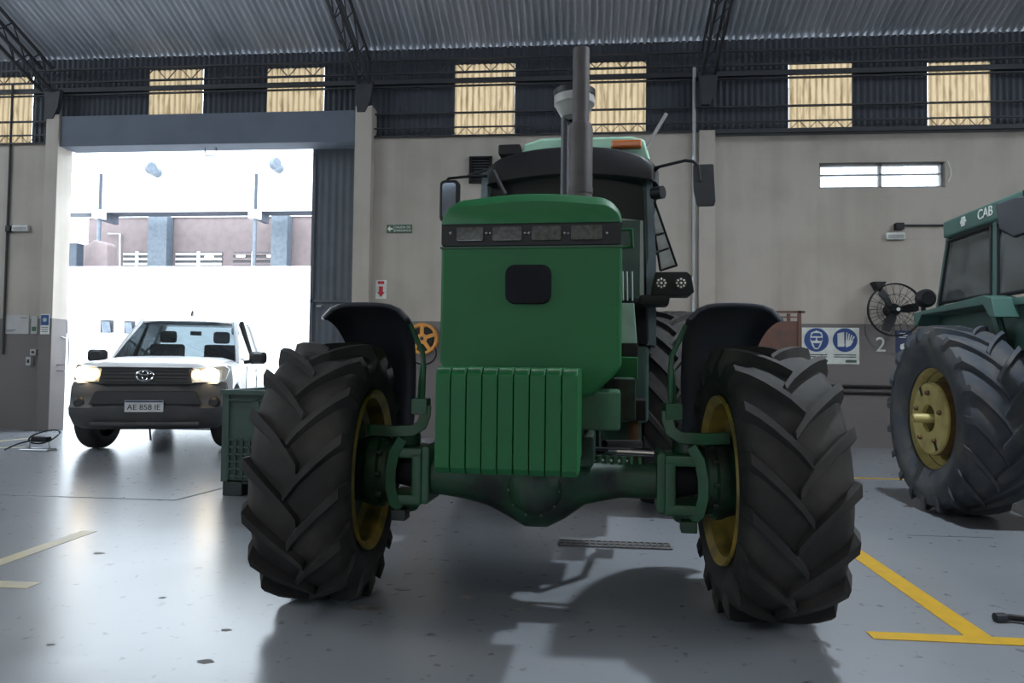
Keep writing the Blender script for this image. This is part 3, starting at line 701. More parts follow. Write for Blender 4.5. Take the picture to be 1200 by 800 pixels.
MB().prism(rrect(e0.x, e1.x, e0.z, e1.z, .035), 'y', -.652, -.63).build('badge_plate', 'black_matte', tr, bev=.006)
MB().box(hx0_-.001, hx1_+.001, -.637, -.60, hzb-.012, hzb-.004).build('hood_seam', 'green_worn', tr)
hp = TX(735, 269, -.3)
m = MB(); m.tube([(hx1_-.01, -.3, hp.z), (hx1_+.04, -.3, hp.z), (hx1_+.045, -.3, hp.z-.075), (hx1_-.01, -.3, hp.z-.075)], .008, 8); m.build('hood_handle', 'green', tr)

# ---- exhaust stack and air pre-cleaner
sx = TX(680, 200, 0.05).x; sm = TX(680, 145, .05).z; stp = TX(677, 58, .05).z
m = MB(); m.lathe([(.058, 1.6), (.058, sm-.03), (.054, sm-.006), (.040, sm), (.040, stp), (.036, stp), (.036, sm)], 28, o=(sx, .05, 0))
ex = m.build('exhaust_stack', 'exhaust', tr)
m = MB(); m.lathe([(.06, sm-.34), (.0605, sm-.34), (.0605, sm-.31), (.058, sm-.31)], 28, o=(sx, .05, 0)); m.build('clamp_band', 'exhaust', ex)
bx = TX(673, 120, .32).x; bz0 = TX(673, 137, .32).z; bz1 = TX(673, 106, .32).z
m = MB(); m.lathe([(.03, bz0-.02), (.065, bz0-.005), (.085, bz0+.03), (.098, bz0+.055), (.104, bz0+.06), (.104, bz1-.005), (.09, bz1), (.0, bz1+.012)], 28, o=(bx, .32, 0)); pcl = m.build('pre_cleaner', 'grey_plastic', tr)
MB().lathe([(.106, bz1-.035), (.108, bz1-.035), (.108, bz1-.005), (.106, bz1-.005)], 28, o=(bx, .32, 0), closed=True).build('bowl_band', 'black', pcl)
m = MB(); m.tube([(bx-.045, .32, 1.75), (bx-.045, .32, bz0)], .022, 14); m.build('intake_pipe', 'fender_black', tr)

# ---- cab
CY = 1.35                        # foot of the windscreen
CW = .54; CB = 2.75
m = MB(); m.box(-CW, CW, CY-.02, CB, .75, 1.25); m.build('cab_base', 'teal_dark', tr, bev=.03)
m = MB(); m.box(-CW, CW, CY-.05, CY+.05, 1.25, 1.55); m.build('dashboard', 'black_matte', tr, bev=.03)
vz0, vz1 = TX(667, 203, 1.2).z, TX(667, 172, 1.2).z
# posts
for s in (-1, 1):
    MB().tube([(s*.555, CY-.0, 1.25), (s*.55, CY-.03, 1.8), (s*.52, CY-.06, vz0+.05)], .02, 4, tw=pi/4, r2=.03).build('cab_post', 'pillar_grey', tr)
    MB().tube([(s*.60, CB, 1.25), (s*.58, CB, vz0+.05)], .035, 4, tw=pi/4).build('cab_post', 'black', tr)
    MB().tube([(s*.585, 2.05, 1.25), (s*.57, 2.05, vz0+.05)], .025, 4, tw=pi/4).build('cab_post', 'black', tr)
    gl_ = MB(); gl_.loft([[V((s*.57, CY+.05, 1.25)), V((s*.555, CY+.0, vz0+.05)), V((s*.549, CY+.0, vz0+.05)), V((s*.564, CY+.05, 1.25))], [V((s*.60, CB-.04, 1.25)), V((s*.58, CB-.04, vz0+.05)), V((s*.574, CB-.04, vz0+.05)), V((s*.594, CB-.04, 1.25))]])
    gl_.build('side_glass', 'cab_glass', tr)
wsec = []
for j in range(13):
    q = -1+2*j/12; wsec.append((q*.545, CY-.06-.06*(1-q*q)))
vs = []; fs = []
for x, y in wsec: vs += [(x, y+.05, 1.42), (x*.97, y, 1.9), (x*.94, y-.02, vz0+.04)]
for j in range(12):
    for r_ in range(2): a = j*3+r_; fs.append((a, a+1, a+4, a+3))
MB().add(vs, fs).build('windscreen', 'cab_glass', tr)
MB().box(-.52, .52, CB-.02, CB+.0, 1.3, vz0).build('rear_glass', 'cab_glass', tr)
# visor and roof
secs = []
vxa, vxb = TX(571, 190, 1.18).x, TX(766, 185, 1.18).x
def vis(y, zb, ztop, ins):
    pts = []; n = 14
    for i in range(n+1): u = i/n; pts.append(V((vxa+ins+(vxb-vxa-2*ins)*u, y, ztop-.075*(2*u-1)**2-.05*abs(2*u-1)**8)))
    for i in range(n, -1, -1): u = i/n; pts.append(V((vxa+ins+(vxb-vxa-2*ins)*u, y, zb-.05*(2*u-1)**2)))
    return pts
vs_ = [vis(1.165, vz0-.01, vz1-.022, .012), vis(1.18, vz0-.02, vz1-.005, 0), vis(1.30, vz0+.01, vz1+.012, -.02), vis(1.5, vz0+.03, vz1+.03, -.05), vis(2.7, vz0+.03, vz1+.0, -.07), vis(2.8, vz0+.05, vz1-.04, -.05)]
MB().loft(vs_).build('roof_visor', 'black', tr, ang=50)
ra, rb_ = TX(612, 168, 1.45).x, TX(757, 168, 1.45).x; rt = TX(680, 164, 1.45).z
m = MB(); m.prism([(ra-.02, vz1-.02), (ra+.02, rt-.035), (ra+.14, rt), (rb_-.1, rt-.005), (rb_-.01, rt-.03), (rb_+.03, vz1-.05)], 'y', 1.38, 2.7); m.build('cab_roof', 'green_roof', tr, bev=.02, seg=3)
m = MB(); p = TX(602, 174, 1.4); m.box(p.x-.10, p.x+.05, 1.36, 1.5, p.z-.05, p.z+.02); m.build('roof_lamp', 'black', tr, bev=.012)
p0 = TX(716, 175, 1.33); p1 = TX(752, 166, 1.33)
MB().box(p0.x, p1.x, 1.3, 1.36, p0.z, p1.z+.01).build('marker_lamp', 'amber', tr, bev=.014, seg=3)
p0 = TX(753, 180, 1.4); p1 = TX(781, 133, 1.4); m = MB(); m.tube([p0, p1], .012, 8); m.tube([p0-V((0, 0, .06)), p0+(p1-p0)*.12], .018, 8); m.build('antenna', 'grey_plastic', tr)
for pts in (((578, 200), (592, 228)),):
    m = MB(); m.tube([TX(pts[0][0], pts[0][1], 1.12), TX(pts[1][0], pts[1][1], 1.12)], .016, 6); m.build('visor_stay', 'black', tr)
# inside the cab: seat, steering wheel, column
m = MB(); m.box(-.24, .24, 2.1, 2.5, 1.3, 1.42); m.box(-.22, .22, 2.45, 2.58, 1.4, 2.0); m.build('driver_seat', 'seat_cloth', tr, bev=.05, seg=3)
m = MB(); m.tube([(0, 1.45, 1.4), (0, 1.68, 1.72)], .03, 8); m.build('steering_column', 'black', tr)
m = MB(); R_ = Matrix.Translation((0, 1.68, 1.73)) @ Matrix.Rotation(radians(-55), 4, 'X')
m.tube([R_ @ V((.2*cos(a), .2*sin(a), 0)) for a in [2*pi*k/24 for k in range(24)]], .015, 8, closed=True)
for k in range(3): a = 2*pi*k/3+.5; m.tube([R_ @ V((0, 0, 0)), R_ @ V((.2*cos(a), .2*sin(a), 0))], .01, 6)
m.build('steering_wheel', 'black', tr)
p = TX(624, 226, 1.22); m = MB(); m.loft([[V((p.x-.07, 1.3, 1.55)), V((p.x+.09, 1.3, 1.55)), V((p.x+.09, 1.31, 1.55)), V((p.x-.07, 1.31, 1.55))], [V((p.x-.02, 1.33, p.z)), V((p.x+.03, 1.33, p.z)), V((p.x+.03, 1.34, p.z)), V((p.x-.02, 1.34, p.z))]]); m.build('paper_sheet', 'sign_white', tr)
p = TX(664, 215, 1.22); m = MB(); m.tube([(p.x, 1.2, 1.5), (p.x, 1.18, vz0)], .008, 6); m.build('wiper_arm', 'steel', tr)

# ---- mirrors
a0 = TX(516, 258, 1.1); a1 = TX(536, 212, 1.1)
m = MB(); m.prism(rrect(a0.x-.01, a1.x+.01, a0.z-.01, a1.z+.01, .03), 'y', 1.10, 1.16); ml = m.build('mirror', 'black', tr, bev=.012)
MB().prism(rrect(a0.x+.012, a1.x-.008, a0.z+.012, a1.z-.012, .02), 'y', 1.092, 1.10).build('mirror_glass', 'mirror_glass', ml)
m = MB(); q = TX(580, 206, 1.2); m.tube([q, TX(545, 207, 1.15), TX(526, 209, 1.13), TX(519, 216, 1.13), TX(517, 226, 1.13)], .009, 8); m.tube([TX(580, 196, 1.25), TX(548, 206, 1.16)], .008, 8); m.build('mirror_arm', 'black', tr)
a0 = TX(812, 243, 1.12); a1 = TX(839, 192, 1.12)
m = MB(); m.loft([[V((a0.x-.005, 1.10, a1.z)), V((a1.x-.012, 1.10, a1.z)), V((a1.x, 1.10, a0.z+.03)), V((a1.x-.01, 1.10, a0.z)), V((a0.x+.022, 1.10, a0.z)), V((a0.x, 1.10, a0.z+.1))],
                    [V((a0.x+.015, 1.22, a1.z-.03)), V((a1.x-.03, 1.22, a1.z-.03)), V((a1.x-.02, 1.22, a0.z+.06)), V((a1.x-.03, 1.22, a0.z+.03)), V((a0.x+.04, 1.22, a0.z+.03)), V((a0.x+.02, 1.22, a0.z+.12))]])
mr_ = m.build('mirror', 'fender_black', tr, bev=.012)
m = MB(); m.tube([TX(763, 200, 1.25), TX(770, 196, 1.2), TX(803, 188, 1.12), TX(812, 189, 1.10), TX(818, 194, 1.09), TX(820, 212, 1.09)], .010, 8); m.tube([TX(763, 204, 1.3), TX(772, 196, 1.2)], .009, 8); m.build('mirror_arm', 'black', tr)
m = MB(); p = TX(767, 227, 1.3); m.tube([(p.x-.05, 1.34, p.z), (p.x+.01, 1.3, p.z)], .03, 10); m.tube([(p.x-.01, 1.3, p.z), (p.x+.05, 1.26, p.z)], .042, 12); m.build('side_lamp', 'black', tr)
# ---- opened rear quarter window and its stays
a, b, c, d = TX(761, 236, 1.7), TX(767, 236, 1.7), TX(793, 311, 2.05), TX(774, 317, 2.05)
off = V((.01, .03, 0)); m = MB(); m.loft([[a, b, b+off, a+off], [d, c, c+off, d+off]]); sw_ = m.build('quarter_window', 'dusty_glass', tr)
m = MB()
for u, v in ((a, d), (b, c), (d, c)): m.tube([u, v], .009, 6)
m.build('window_edge', 'black', sw_)
m = MB(); m.tube([TX(758, 279, 1.8), TX(778, 273, 1.88)], .008, 6); m.tube([TX(760, 299, 1.85), TX(786, 290, 1.98)], .008, 6); m.sphere(TX(768, 296, 1.9), .02, 8, 6); m.build('window_stay', 'black', sw_)
# ---- work lamp console beside the hood
c0 = TX(764, 346, 1.1); c1 = TX(814, 318, 1.1)
pl = [(c0.x-.005, c0.z), (c1.x-.03, c0.z+.0), (c1.x, c0.z+.02), (c1.x-.02, c1.z-.02), (c1.x-.045, c1.z), (c0.x+.02, c1.z)]
m = MB(); m.prism(pl, 'y', 1.10, 1.28); wl = m.build('work_lamp_console', 'black', tr, bev=.008)
for px in (775, 798):
    p = TX(px, 331.5, 1.09); q = MB(); q.lathe([(0, 1.092), (.036, 1.092), (.036, 1.1)], 20, 'y', o=(p.x, 0, p.z)); lo_ = q.build('work_lamp', 'lamp_glass', wl)
    q = MB()
    for k in range(8): a = 2*pi*k/8; q.sphere((p.x+.024*cos(a), 1.091, p.z+.024*sin(a)), .0065, 8, 5)
    q.sphere((p.x, 1.091, p.z), .008, 8, 5); q.build('led_cluster', 'led', lo_)
m = MB(); pa = TX(761, 348, 1.15); pb = TX(785, 358, 1.15); m.prism([(pa.x-.06, pa.z+.01), (pb.x, pa.z+.01), (pb.x-.01, pb.z), (pa.x-.06, pb.z)], 'y', 1.1, 1.3); m.build('console_bracket', 'black', tr, bev=.01)
# ---- right flank parts seen past the hood
pa = TX(727, 402, .9); pb = TX(745, 355, .9)
m = MB(); m.prism([(pa.x, pa.z), (pb.x+.01, pa.z), (pb.x-.01, pb.z), (pa.x, pb.z)], 'y', .9, .93); lt = m.build('hanging_tag', 'pale_label', tr, bev=.004); lt['label'] = 'pale green label card'
pa = TX(727, 422, .9); pb = TX(748, 402, .9); MB().box(pa.x-.03, pb.x, .9, 1.1, pa.z, pb.z).build('battery_cover', 'black', tr, bev=.008)
m = MB()
for px in (730, 735, 741): m.tube([TX(px, 352, 1.0), TX(px-.5, 318, 1.0)], .007, 6)
m.build('grab_rail', 'steel', tr)
pa = TX(722, 492, .5); pb = TX(745, 443, .5); MB().box(pa.x-.06, pb.x, .45, .8, pa.z, pb.z).build('tool_box', 'green_greasy', tr, bev=.012)
pa = TX(727, 445, .8); pb = TX(748, 418, .8); MB().box(pa.x-.06, pb.x, .82, 1.2, pa.z, pb.z).build('step_side', 'green', tr, bev=.01)
pa = TX(745, 492, .9); pb = TX(757, 468, .9); MB().box(pa.x-.04, pb.x, .85, 1.2, pa.z, pb.z).build('fuel_cap_box', 'black', tr, bev=.01)
pa = TX(736, 530, .9); pb = TX(748, 492, .9); m = MB(); m.box(pa.x, pb.x, .9, .93, .45, pb.z); m.box(pa.x, pb.x+.03, .9, 1.1, .43, .46); m.build('step_ladder', 'rust', tr, bev=.004)
MB().box(-.5, .5, 1.4, 2.7, .5, .8).build('transmission', 'green_greasy', tr, bev=.05)
MB().box(-.26, .26, .3, 1.4, .62, 1.2).build('engine_block', 'green_greasy', tr, bev=.03)
m = MB(); m.tube([(.28, .3, .72), (.46, .55, .70), (.47, 1.0, .62)], .02, 8); m.tube([(.3, .35, .66), (.44, .6, .64)], .012, 8); m.build('hydraulic_hose', 'black', tr)
# ---- rear wheels
RR = .79; RYc = 2.75
rxi = TX(752, 420, RYc-.6).x; rtm = tyre_mb(RR, .46, .50, 20, lug=.045).mesh('rear_tyre', 'rubber', ang=40)
for s in (-1, 1):
    link('rear_tyre', rtm, tr, (s*(rxi+.24), RYc, RR), (radians(5), 0, 0))
    m = MB(); m.lathe([(.52, s*-.2), (.525, s*-.18), (.48, s*-.15), (.47, s*.1), (.52, s*.2), (.5, s*.2), (.45, s*.08), (.46, s*-.14)], 48, 'x', closed=True); m.lathe([(.46, s*.02), (.2, s*.0), (0, s*0.0), (0, s*.02), (.2, s*.03), (.46, s*.05)], 40, 'x', closed=True)
    m.build('rear_rim', 'rim_yellow', tr, loc=(s*(rxi+.24), RYc, RR))
MB().tube([(-rxi-.3, RYc, RR), (rxi+.3, RYc, RR)], .1, 16).build('rear_axle', 'green_greasy', tr)

# ================================================================== OLDER TRACTOR AT THE RIGHT EDGE (its rear wheel and cab show)
OX = G(1120, 602).x - .23; OY = 6.02
O = Frame((OX, OY, 0), 0.0)
ot = empty('older_tractor', (OX, OY, 0)); tag(ot, 'older teal tractor with glazed cab and cream yellow rear wheel', 'tractor')
OR_ = .735; OW = .46
otm = tyre_mb(OR_, OW, .40, 19, lug=.038, wl=.05, dphi=.42).mesh('rear_tyre', 'rubber_dusty', ang=40)
link('rear_tyre', otm, ot, (OW/2+.02, 0, OR_), (radians(3), 0, 0))
link('rear_tyre', otm, ot, (OW/2+1.52, 0, OR_), (radians(9), 0, 0))
c = V((OW/2+.02, 0, OR_))
m = MB(); m.lathe([(.425, -.19), (.43, -.175), (.405, -.165), (.39, -.10), (.35, -.06), (.345, .08), (.40, .17), (.425, .19), (.41, .19), (.33, .08), (.335, -.06), (.375, -.10), (.39, -.16), (.41, -.18)], 56, 'x', closed=True)
orim = m.build('rim', 'rim_cream', ot, loc=c)
m = MB(); m.lathe([(.375, -.10), (.372, -.1), (.34, .02), (.345, .02)], 48, 'x', closed=True); m.build('rust_band', 'rust', orim)
m = MB(); m.lathe([(.11, -.20), (.27, -.20), (.285, -.185), (.285, .0), (.27, .0), (.27, -.17), (.11, -.17)], 48, 'x', closed=True); disc = m.build('wheel_weight', 'rim_cream', orim)
m = MB(); m.lathe([(.286, -.17), (.288, -.17), (.288, .0), (.286, .0)], 48, 'x', closed=True); m.build('disc_rim_band', 'rust', disc)
for k in range(5):
    a = 2*pi*k/5+.35; q = MB(); q.lathe([(0, -.225), (.014, -.225), (.02, -.21), (.02, -.195)], 8, 'x', o=(0, cos(a)*.2, sin(a)*.2)); q.build('bolt', 'rust', disc)
for k in range(2):
    a = pi*k+1.05; M_ = Matrix.Rotation(a, 4, 'X'); q = MB(); q.box(-.2025, -.1995, .20, .275, -.017, .017, M_); q.build('slot', 'black', disc, smooth=False)
for k in range(4):
    a = pi/2*k+.5; M_ = Matrix.Rotation(a, 4, 'X'); q = MB(); q.box(-.05, .05, .27, .35, -.04, .04, M_); q.build('rim_lug', 'rim_cream', orim, bev=.01)
m = MB(); m.lathe([(0, -.02), (.11, -.02), (.11, .06), (0, .06)], 24, 'x'); m.build('hub', 'rust', orim)
m = MB(); m.lathe([(0, -.32), (.028, -.32), (.036, -.305), (.036, .02)], 18, 'x'); m.build('axle_stub', 'rim_cream', orim)
MB().tube([(.25, 0, OR_), (1.75, 0, OR_)], .09, 14).build('rear_axle', 'teal_dark', ot)
MB().box(.65, 1.35, -2.3, .5, .5, 1.05).build('drive_train', 'teal_dark', ot, bev=.04)
# cab side: plane local x = CX
CX = .59
def K(px, py, x=CX): return O.X(px, py, x)
rt0 = K(1113, 270); rt1 = K(1200, 226)
zr = (rt0.z+rt1.z)/2; yb_ = rt0.y+.05; yf_ = -1.55
zs = K(1105, 360).z; zr0 = zr-.10
m = MB()                         # roof with a light skirt that carries the lettering
m.box(CX-.02, 1.79, yf_-.1, yb_+.04, zr0, zr+.06); m.build('cab_roof', 'teal', ot, bev=.025, seg=3)
yA, yB_, yC = yb_, K(1166, 300).y, yf_
def post(ya, za, yb, zb, w=.045, x=CX+.02):
    MB().loft([[V((x-.02, ya-w/2, za)), V((x+.03, ya-w/2, za)), V((x+.03, ya+w/2, za)), V((x-.02, ya+w/2, za))], [V((x-.02, yb-w/2, zb)), V((x+.03, yb-w/2, zb)), V((x+.03, yb+w/2, zb)), V((x-.02, yb+w/2, zb))]]).build('cab_post', 'teal', ot, bev=.004)
zf = zs-.02
for x in (CX+.02, 1.74):
    post(yA, zr0, yA+.20, zf, .05, x); post(yB_, zr0, yB_+.02, zf, .06, x); post(yC, zr0, yC-.05, zf-.5, .06, x)
def pane(pts, nm, w=.018):
    g = MB().loft([[V((CX+.01, y, z)) for y, z in pts], [V((CX+.016, y, z)) for y, z in pts]]).build(nm, 'dusty_glass', ot, smooth=False)
    f = MB(); f.tube([V((CX+.005, y, z)) for y, z in pts], w, 6, closed=True); f.build('window_seal', 'black', g)
    return g
w1 = pane([(yA-.03, zr0-.03), (yB_+.05, zr0-.03), (yB_+.06, zf+.06), (yA+.14, zf+.06)], 'side_window')
m = MB(); m.tube([V((CX+.03, yA-.1, zf+.1)), V((CX+.03, yA-.22, zf+.38)), V((CX+.03, yA-.24, zf+.08))], .008, 6); m.tube([V((CX+.03, yA-.22, zf+.38)), V((CX+.03, yA-.05, zf+.42))], .008, 6); m.build('wiper', 'black', w1)
pane([(yB_-.05, zr0-.03), (yC+.05, zr0-.03), (yC+.03, zf+.04), (yB_-.04, zf+.04)], 'side_window')
pane([(yB_-.03, zf-.02), (yC+.03, zf-.02), (yC+.03, zf-.55), (yB_-.28, zf-.55)], 'door_window')
# waist rail, door edge that slants down past the tyre, fender shelf
m = MB(); m.box(CX-.03, CX+.05, yC, yA+.24, zf-.06, zf); m.build('waist_rail', 'teal', ot, bev=.008)
m = MB(); m.tube([V((CX, yB_+.03, zf-.04)), V((CX, yB_-.18, zf-.45)), V((CX, yB_-.33, zf-.75)), V((CX, yC, zf-.80))], .028, 4, tw=pi/4); m.build('door_edge', 'teal', ot)
m = MB(); m.box(CX+.02, 1.77, yC+.1, yA+.1, zf-.85, zf-.05); m.build('cab_lower', 'teal_dark', ot, bev=.02)
fx = O.L(1075, 370, yA+.15)
m = MB(); m.prism([(yA+.26, zf-.02), (yA+.26, zf-.10), (yA+.2, zf-.15), (yA+.10, zf-.05), (-.10, zf-.045), (-.2, zf-.15), (-.27, zf-.15), (-.22, zf-.0), (-.1, zf+.03)], 'x', CX-.18, CX+.03)
m.build('wheel_shelf', 'teal', ot, bev=.008)
MB().prism([(yA+.15, zf-.06), (-.5, zf-.06), (-.6, zf-.4), (yA+.1, zf-.4)], 'x', CX+.0, CX+.04).build('inner_panel', 'teal_dark', ot)
p = O.X(1083, 350, CX-.12); m = MB(); m.lathe([(0, -.08), (.06, -.085), (.085, -.05), (.085, .0), (.05, .06), (0, .07)], 20, 'y', o=p); q = m.build('rear_lamp', 'black', ot)
MB().tube([p+V((0, .02, -.06)), p+V((0.02, .02, -.14))], .012, 6).build('lamp_stem', 'black', q)
# lettering on the roof skirt, mirror
tm = text_mesh('CAB', .115, 'sign_white', align='LEFT')
a = O.X(1146, 258, CX-.02); o = link('lettering', tm, ot, (CX-.024, a.y, zr-.012), None); o.rotation_euler = (pi/2, 0, -pi/2)
p = O.X(1129, 260, CX-.02); m = MB()
for k in range(6): a = 2*pi*k/6; m.lathe([(0, CX-.026), (.016, CX-.026), (.016, CX-.02)], 8, 'x', o=(0, p.y+.03*cos(a), zr-.012+.03*sin(a)))
m.lathe([(0, CX-.026), (.014, CX-.026), (.014, CX-.02)], 8, 'x', o=(0, p.y, zr-.012)); tag(m.build('flower_emblem', 'sign_white', ot), kind='stuff')
d0 = 5.0-OY; a0 = O.L(1177, 276, d0); a1 = O.L(1203, 229, d0)
m = MB(); m.loft([[V((a0.x, d0+.10, a1.z-.03)), V((a0.x+.02, d0+.10, a0.z+.06)), V((a0.x+.09, d0+.06, a0.z)), V((a1.x, d0-.02, a0.z+.02)), V((a1.x, d0-.02, a1.z)), V((a0.x+.1, d0+.06, a1.z))],
                    [V((a0.x+.08, d0+.2, a1.z-.03)), V((a0.x+.1, d0+.2, a0.z+.06)), V((a0.x+.14, d0+.12, a0.z)), V((a1.x+.02, d0+.04, a0.z+.02)), V((a1.x+.02, d0+.04, a1.z)), V((a0.x+.14, d0+.12, a1.z))]])
mi = m.build('mirror', 'fender_black', ot, bev=.012)
m = MB(); m.tube([V((a1.x+.0, d0+.02, a1.z+.04)), V((a1.x-.0, d0+.02, a0.z-.0))], .012, 8); m.tube([V((a1.x, d0+.03, a1.z-.05)), V((CX+.1, d0+.1, zr-.02))], .011, 8); m.tube([V((a1.x, d0+.03, a1.z-.2)), V((CX+.1, d0+.1, zr-.22))], .011, 8); m.build('mirror_arm', 'black', ot)

# front end of the older tractor, beyond the frame
m = MB(); m.prism([(.68, 1.0), (.68, 1.45), (.76, 1.55), (1.54, 1.55), (1.62, 1.45), (1.62, 1.0)], 'y', -3.2, -1.6); m.build('hood', 'teal', ot, bev=.03)
MB().tube([(.35, -2.75, .42), (1.95, -2.75, .42)], .06, 12).build('front_axle', 'teal_dark', ot)
MB().box(.9, 1.4, -3.1, -1.6, .5, 1.02).build('front_frame', 'teal_dark', ot, bev=.03)
ftm = tyre_mb(.44, .24, .24, 15, lug=.02, wl=.04).mesh('front_tyre', 'rubber_dusty', ang=40)
for x in (.42, 1.88):
    link('front_tyre', ftm, ot, (x, -2.75, .44)); m = MB(); m.lathe([(.26, -.1), (.22, -.08), (.21, 0), (.05, -.02), (0, -.02), (0, .02), (.05, .02), (.22, .03), (.22, .08), (.26, .1)], 32, 'x'); m.build('front_rim', 'rim_cream', ot, loc=(x, -2.75, .44))

# ================================================================== WHITE PICKUP IN THE GATEWAY (local -y is its front)
PA = radians(17)
wl_ = G(114, 525); pl_ = V((wl_.x+.77*cos(PA), wl_.y+.77*sin(PA)+.05, 0))
pk = empty('pickup_truck', pl_, PA); tag(pk, 'white pickup truck with headlights on entering through the gateway', 'pickup')
PF = Frame(pl_, PA)
def arch(y, lo):
    z = lo
    for yc in (0, 3.085):
        d = .46**2-(y-yc)**2
        if d > 0: z = max(z, .37+sqrt(d))
    return z
def bsec(y, hw, zt_, zsh, lo):    # closed body section
    zl = min(arch(y, lo), zsh-.08)
    return [V((x, y, z)) for x, z in ((-hw*.55, zt_), (-hw*.86, zt_-.03), (-hw*.97, zsh), (-hw, zsh-.2 if zsh-.2 > zl else zl+.02), (-hw*.97, zl), (-hw*.6, zl), (hw*.6, zl), (hw*.97, zl), (hw, zsh-.2 if zsh-.2 > zl else zl+.02), (hw*.97, zsh), (hw*.86, zt_-.03), (hw*.55, zt_))]
st = []
ys = [-.80, -.74, -.6, -.5]+[-.46+.046*k for k in range(21)]+[.6, .9, 1.3, 2.0, 2.5]+[2.63+.05*k for k in range(19)]+[3.7, 4.2, 4.33]
for y in ys:
    if y < 1.0:
        u = (y+.8)/1.8; hw = .80+.10*min(1, (y+.8)/.35) if y < -.45 else .90; zt_ = 1.02+.11*min(1, (y+.8)/.25)**.6+.03*u if y > -.8 else 1.0; zsh = zt_-.07
    else: hw = .905; zt_ = 1.16; zsh = 1.08
    if y < -.5: lo = .86
    else: lo = .40
    st.append(bsec(y, hw, zt_, zsh, lo))
body = MB().loft(st).build('body', 'car_white', pk, ang=60)
# hood panel raised
hs = []
for y, hw, z in ((-.82, .60, 1.035), (-.74, .66, 1.085), (-.5, .70, 1.125), (0, .73, 1.155), (.45, .75, 1.17), (.62, .74, 1.165)):
    hs.append([V((x*hw, y, z+.025*(1-x*x)-(.0 if abs(x) < .99 else .03))) for x in (-1, -.8, -.4, 0, .4, .8, 1)]+[V((x*hw, y, z-.06)) for x in (1, -1)])
MB().loft(hs).build('hood', 'car_white', pk, ang=50)
# cab: pillars and roof
def cabsec(y, zb, hwb, zt_, hwt):
    return [(hwb, zb), (hwt, zt_)]
rf_ = []
for y, hw, z in ((1.13, .60, 1.70), (1.25, .63, 1.76), (1.6, .65, 1.80), (2.1, .65, 1.80), (2.48, .63, 1.77), (2.52, .62, 1.74)):
    rf_.append([V((x*hw, y, z+.02*(1-x*x))) for x in (-1, -.85, -.4, 0, .4, .85, 1)]+[V((x*hw, y, z-.05)) for x in (1, -1)])
MB().loft(rf_).build('roof', 'car_white', pk, ang=50)
for s in (-1, 1):
    MB().tube([(s*.80, .42, 1.10), (s*.735, .78, 1.40), (s*.63, 1.20, 1.72)], .03, 6).build('windscreen_pillar', 'car_white', pk)
    MB().tube([(s*.86, 1.55, 1.10), (s*.66, 1.6, 1.74)], .035, 6).build('door_pillar', 'car_black', pk)
    MB().tube([(s*.86, 2.45, 1.10), (s*.64, 2.45, 1.74)], .05, 6).build('rear_pillar', 'car_white', pk)
    for (y0, y1, y2, y3) in ((.62, 1.53, 1.56, 1.18), (1.60, 2.40, 2.40, 1.63)):
        g = MB(); g.loft([[V((s*.862, y0, 1.12)), V((s*.862, y1, 1.12)), V((s*.664, y2, 1.70)), V((s*.664, y3, 1.70))], [V((s*.856, y0, 1.12)), V((s*.856, y1, 1.12)), V((s*.658, y2, 1.70)), V((s*.658, y3, 1.70))]]); g.build('side_window', 'car_glass', pk, smooth=False)
    # mirrors
    mm_ = MB(); mm_.loft([[V((s*x, y, z)) for x, z in rrect(.93, 1.16, 1.10, 1.27, .05)] for y in (.62, .70)], True); mm_.loft([[V((s*(.93+.5*(x-.93)+.06), .56, 1.185+.6*(z-1.185))) for x, z in rrect(.93, 1.16, 1.10, 1.27, .05)], [V((s*x, .62, z)) for x, z in rrect(.93, 1.16, 1.10, 1.27, .05)]])
    mo = mm_.build('side_mirror', 'car_black', pk); MB().tube([(s*.86, .62, 1.12), (s*.98, .64, 1.14)], .025, 8).build('mirror_foot', 'car_black', mo)
    # door with handle, side line
    MB().tube([(s*.905, .55, .55), (s*.912, .55, 1.06)], .006, 4).build('door_gap', 'car_black', pk)
    MB().tube([(s*.905, 1.56, .50), (s*.912, 1.56, 1.06)], .006, 4).build('door_gap', 'car_black', pk)
    for y in (1.38, 2.3): MB().box(*sorted((s*.905, s*.94)), y, y+.16, .98, 1.01).build('door_handle', 'car_white', pk, bev=.008)
    MB().box(*sorted((s*.908, s*.915)), .5, 4.2, .66, .74).build('side_stripe', 'pale_label', pk, smooth=False)
    for y in (0, 3.085):
        w_ = MB(); w_.lathe([(.22, -.11), (.24, -.115), (.32, -.12), (.355, -.10), (.37, -.07), (.372, 0), (.37, .07), (.355, .10), (.32, .12), (.24, .115), (.22, .11)], 40, 'x', closed=True)
        wo = w_.build('wheel', 'rubber', pk, loc=(s*.79, y, .372)); wo.rotation_euler = (0, 0, radians(-14) if y == 0 else 0)
        q = MB(); q.lathe([(.23, s*.09), (.22, s*.1), (.2, s*.06), (.1, s*.05), (0, s*.06), (0, s*.03), (.23, s*.0)], 28, 'x', closed=True); q.build('wheel_rim', 'steel', wo)
        q = MB(); q.lathe([(.44, -.14), (.455, -.14), (.455, .10), (.44, .10)], 30, 'x', closed=True, a0=-.35, a1=pi+.35) if False else None
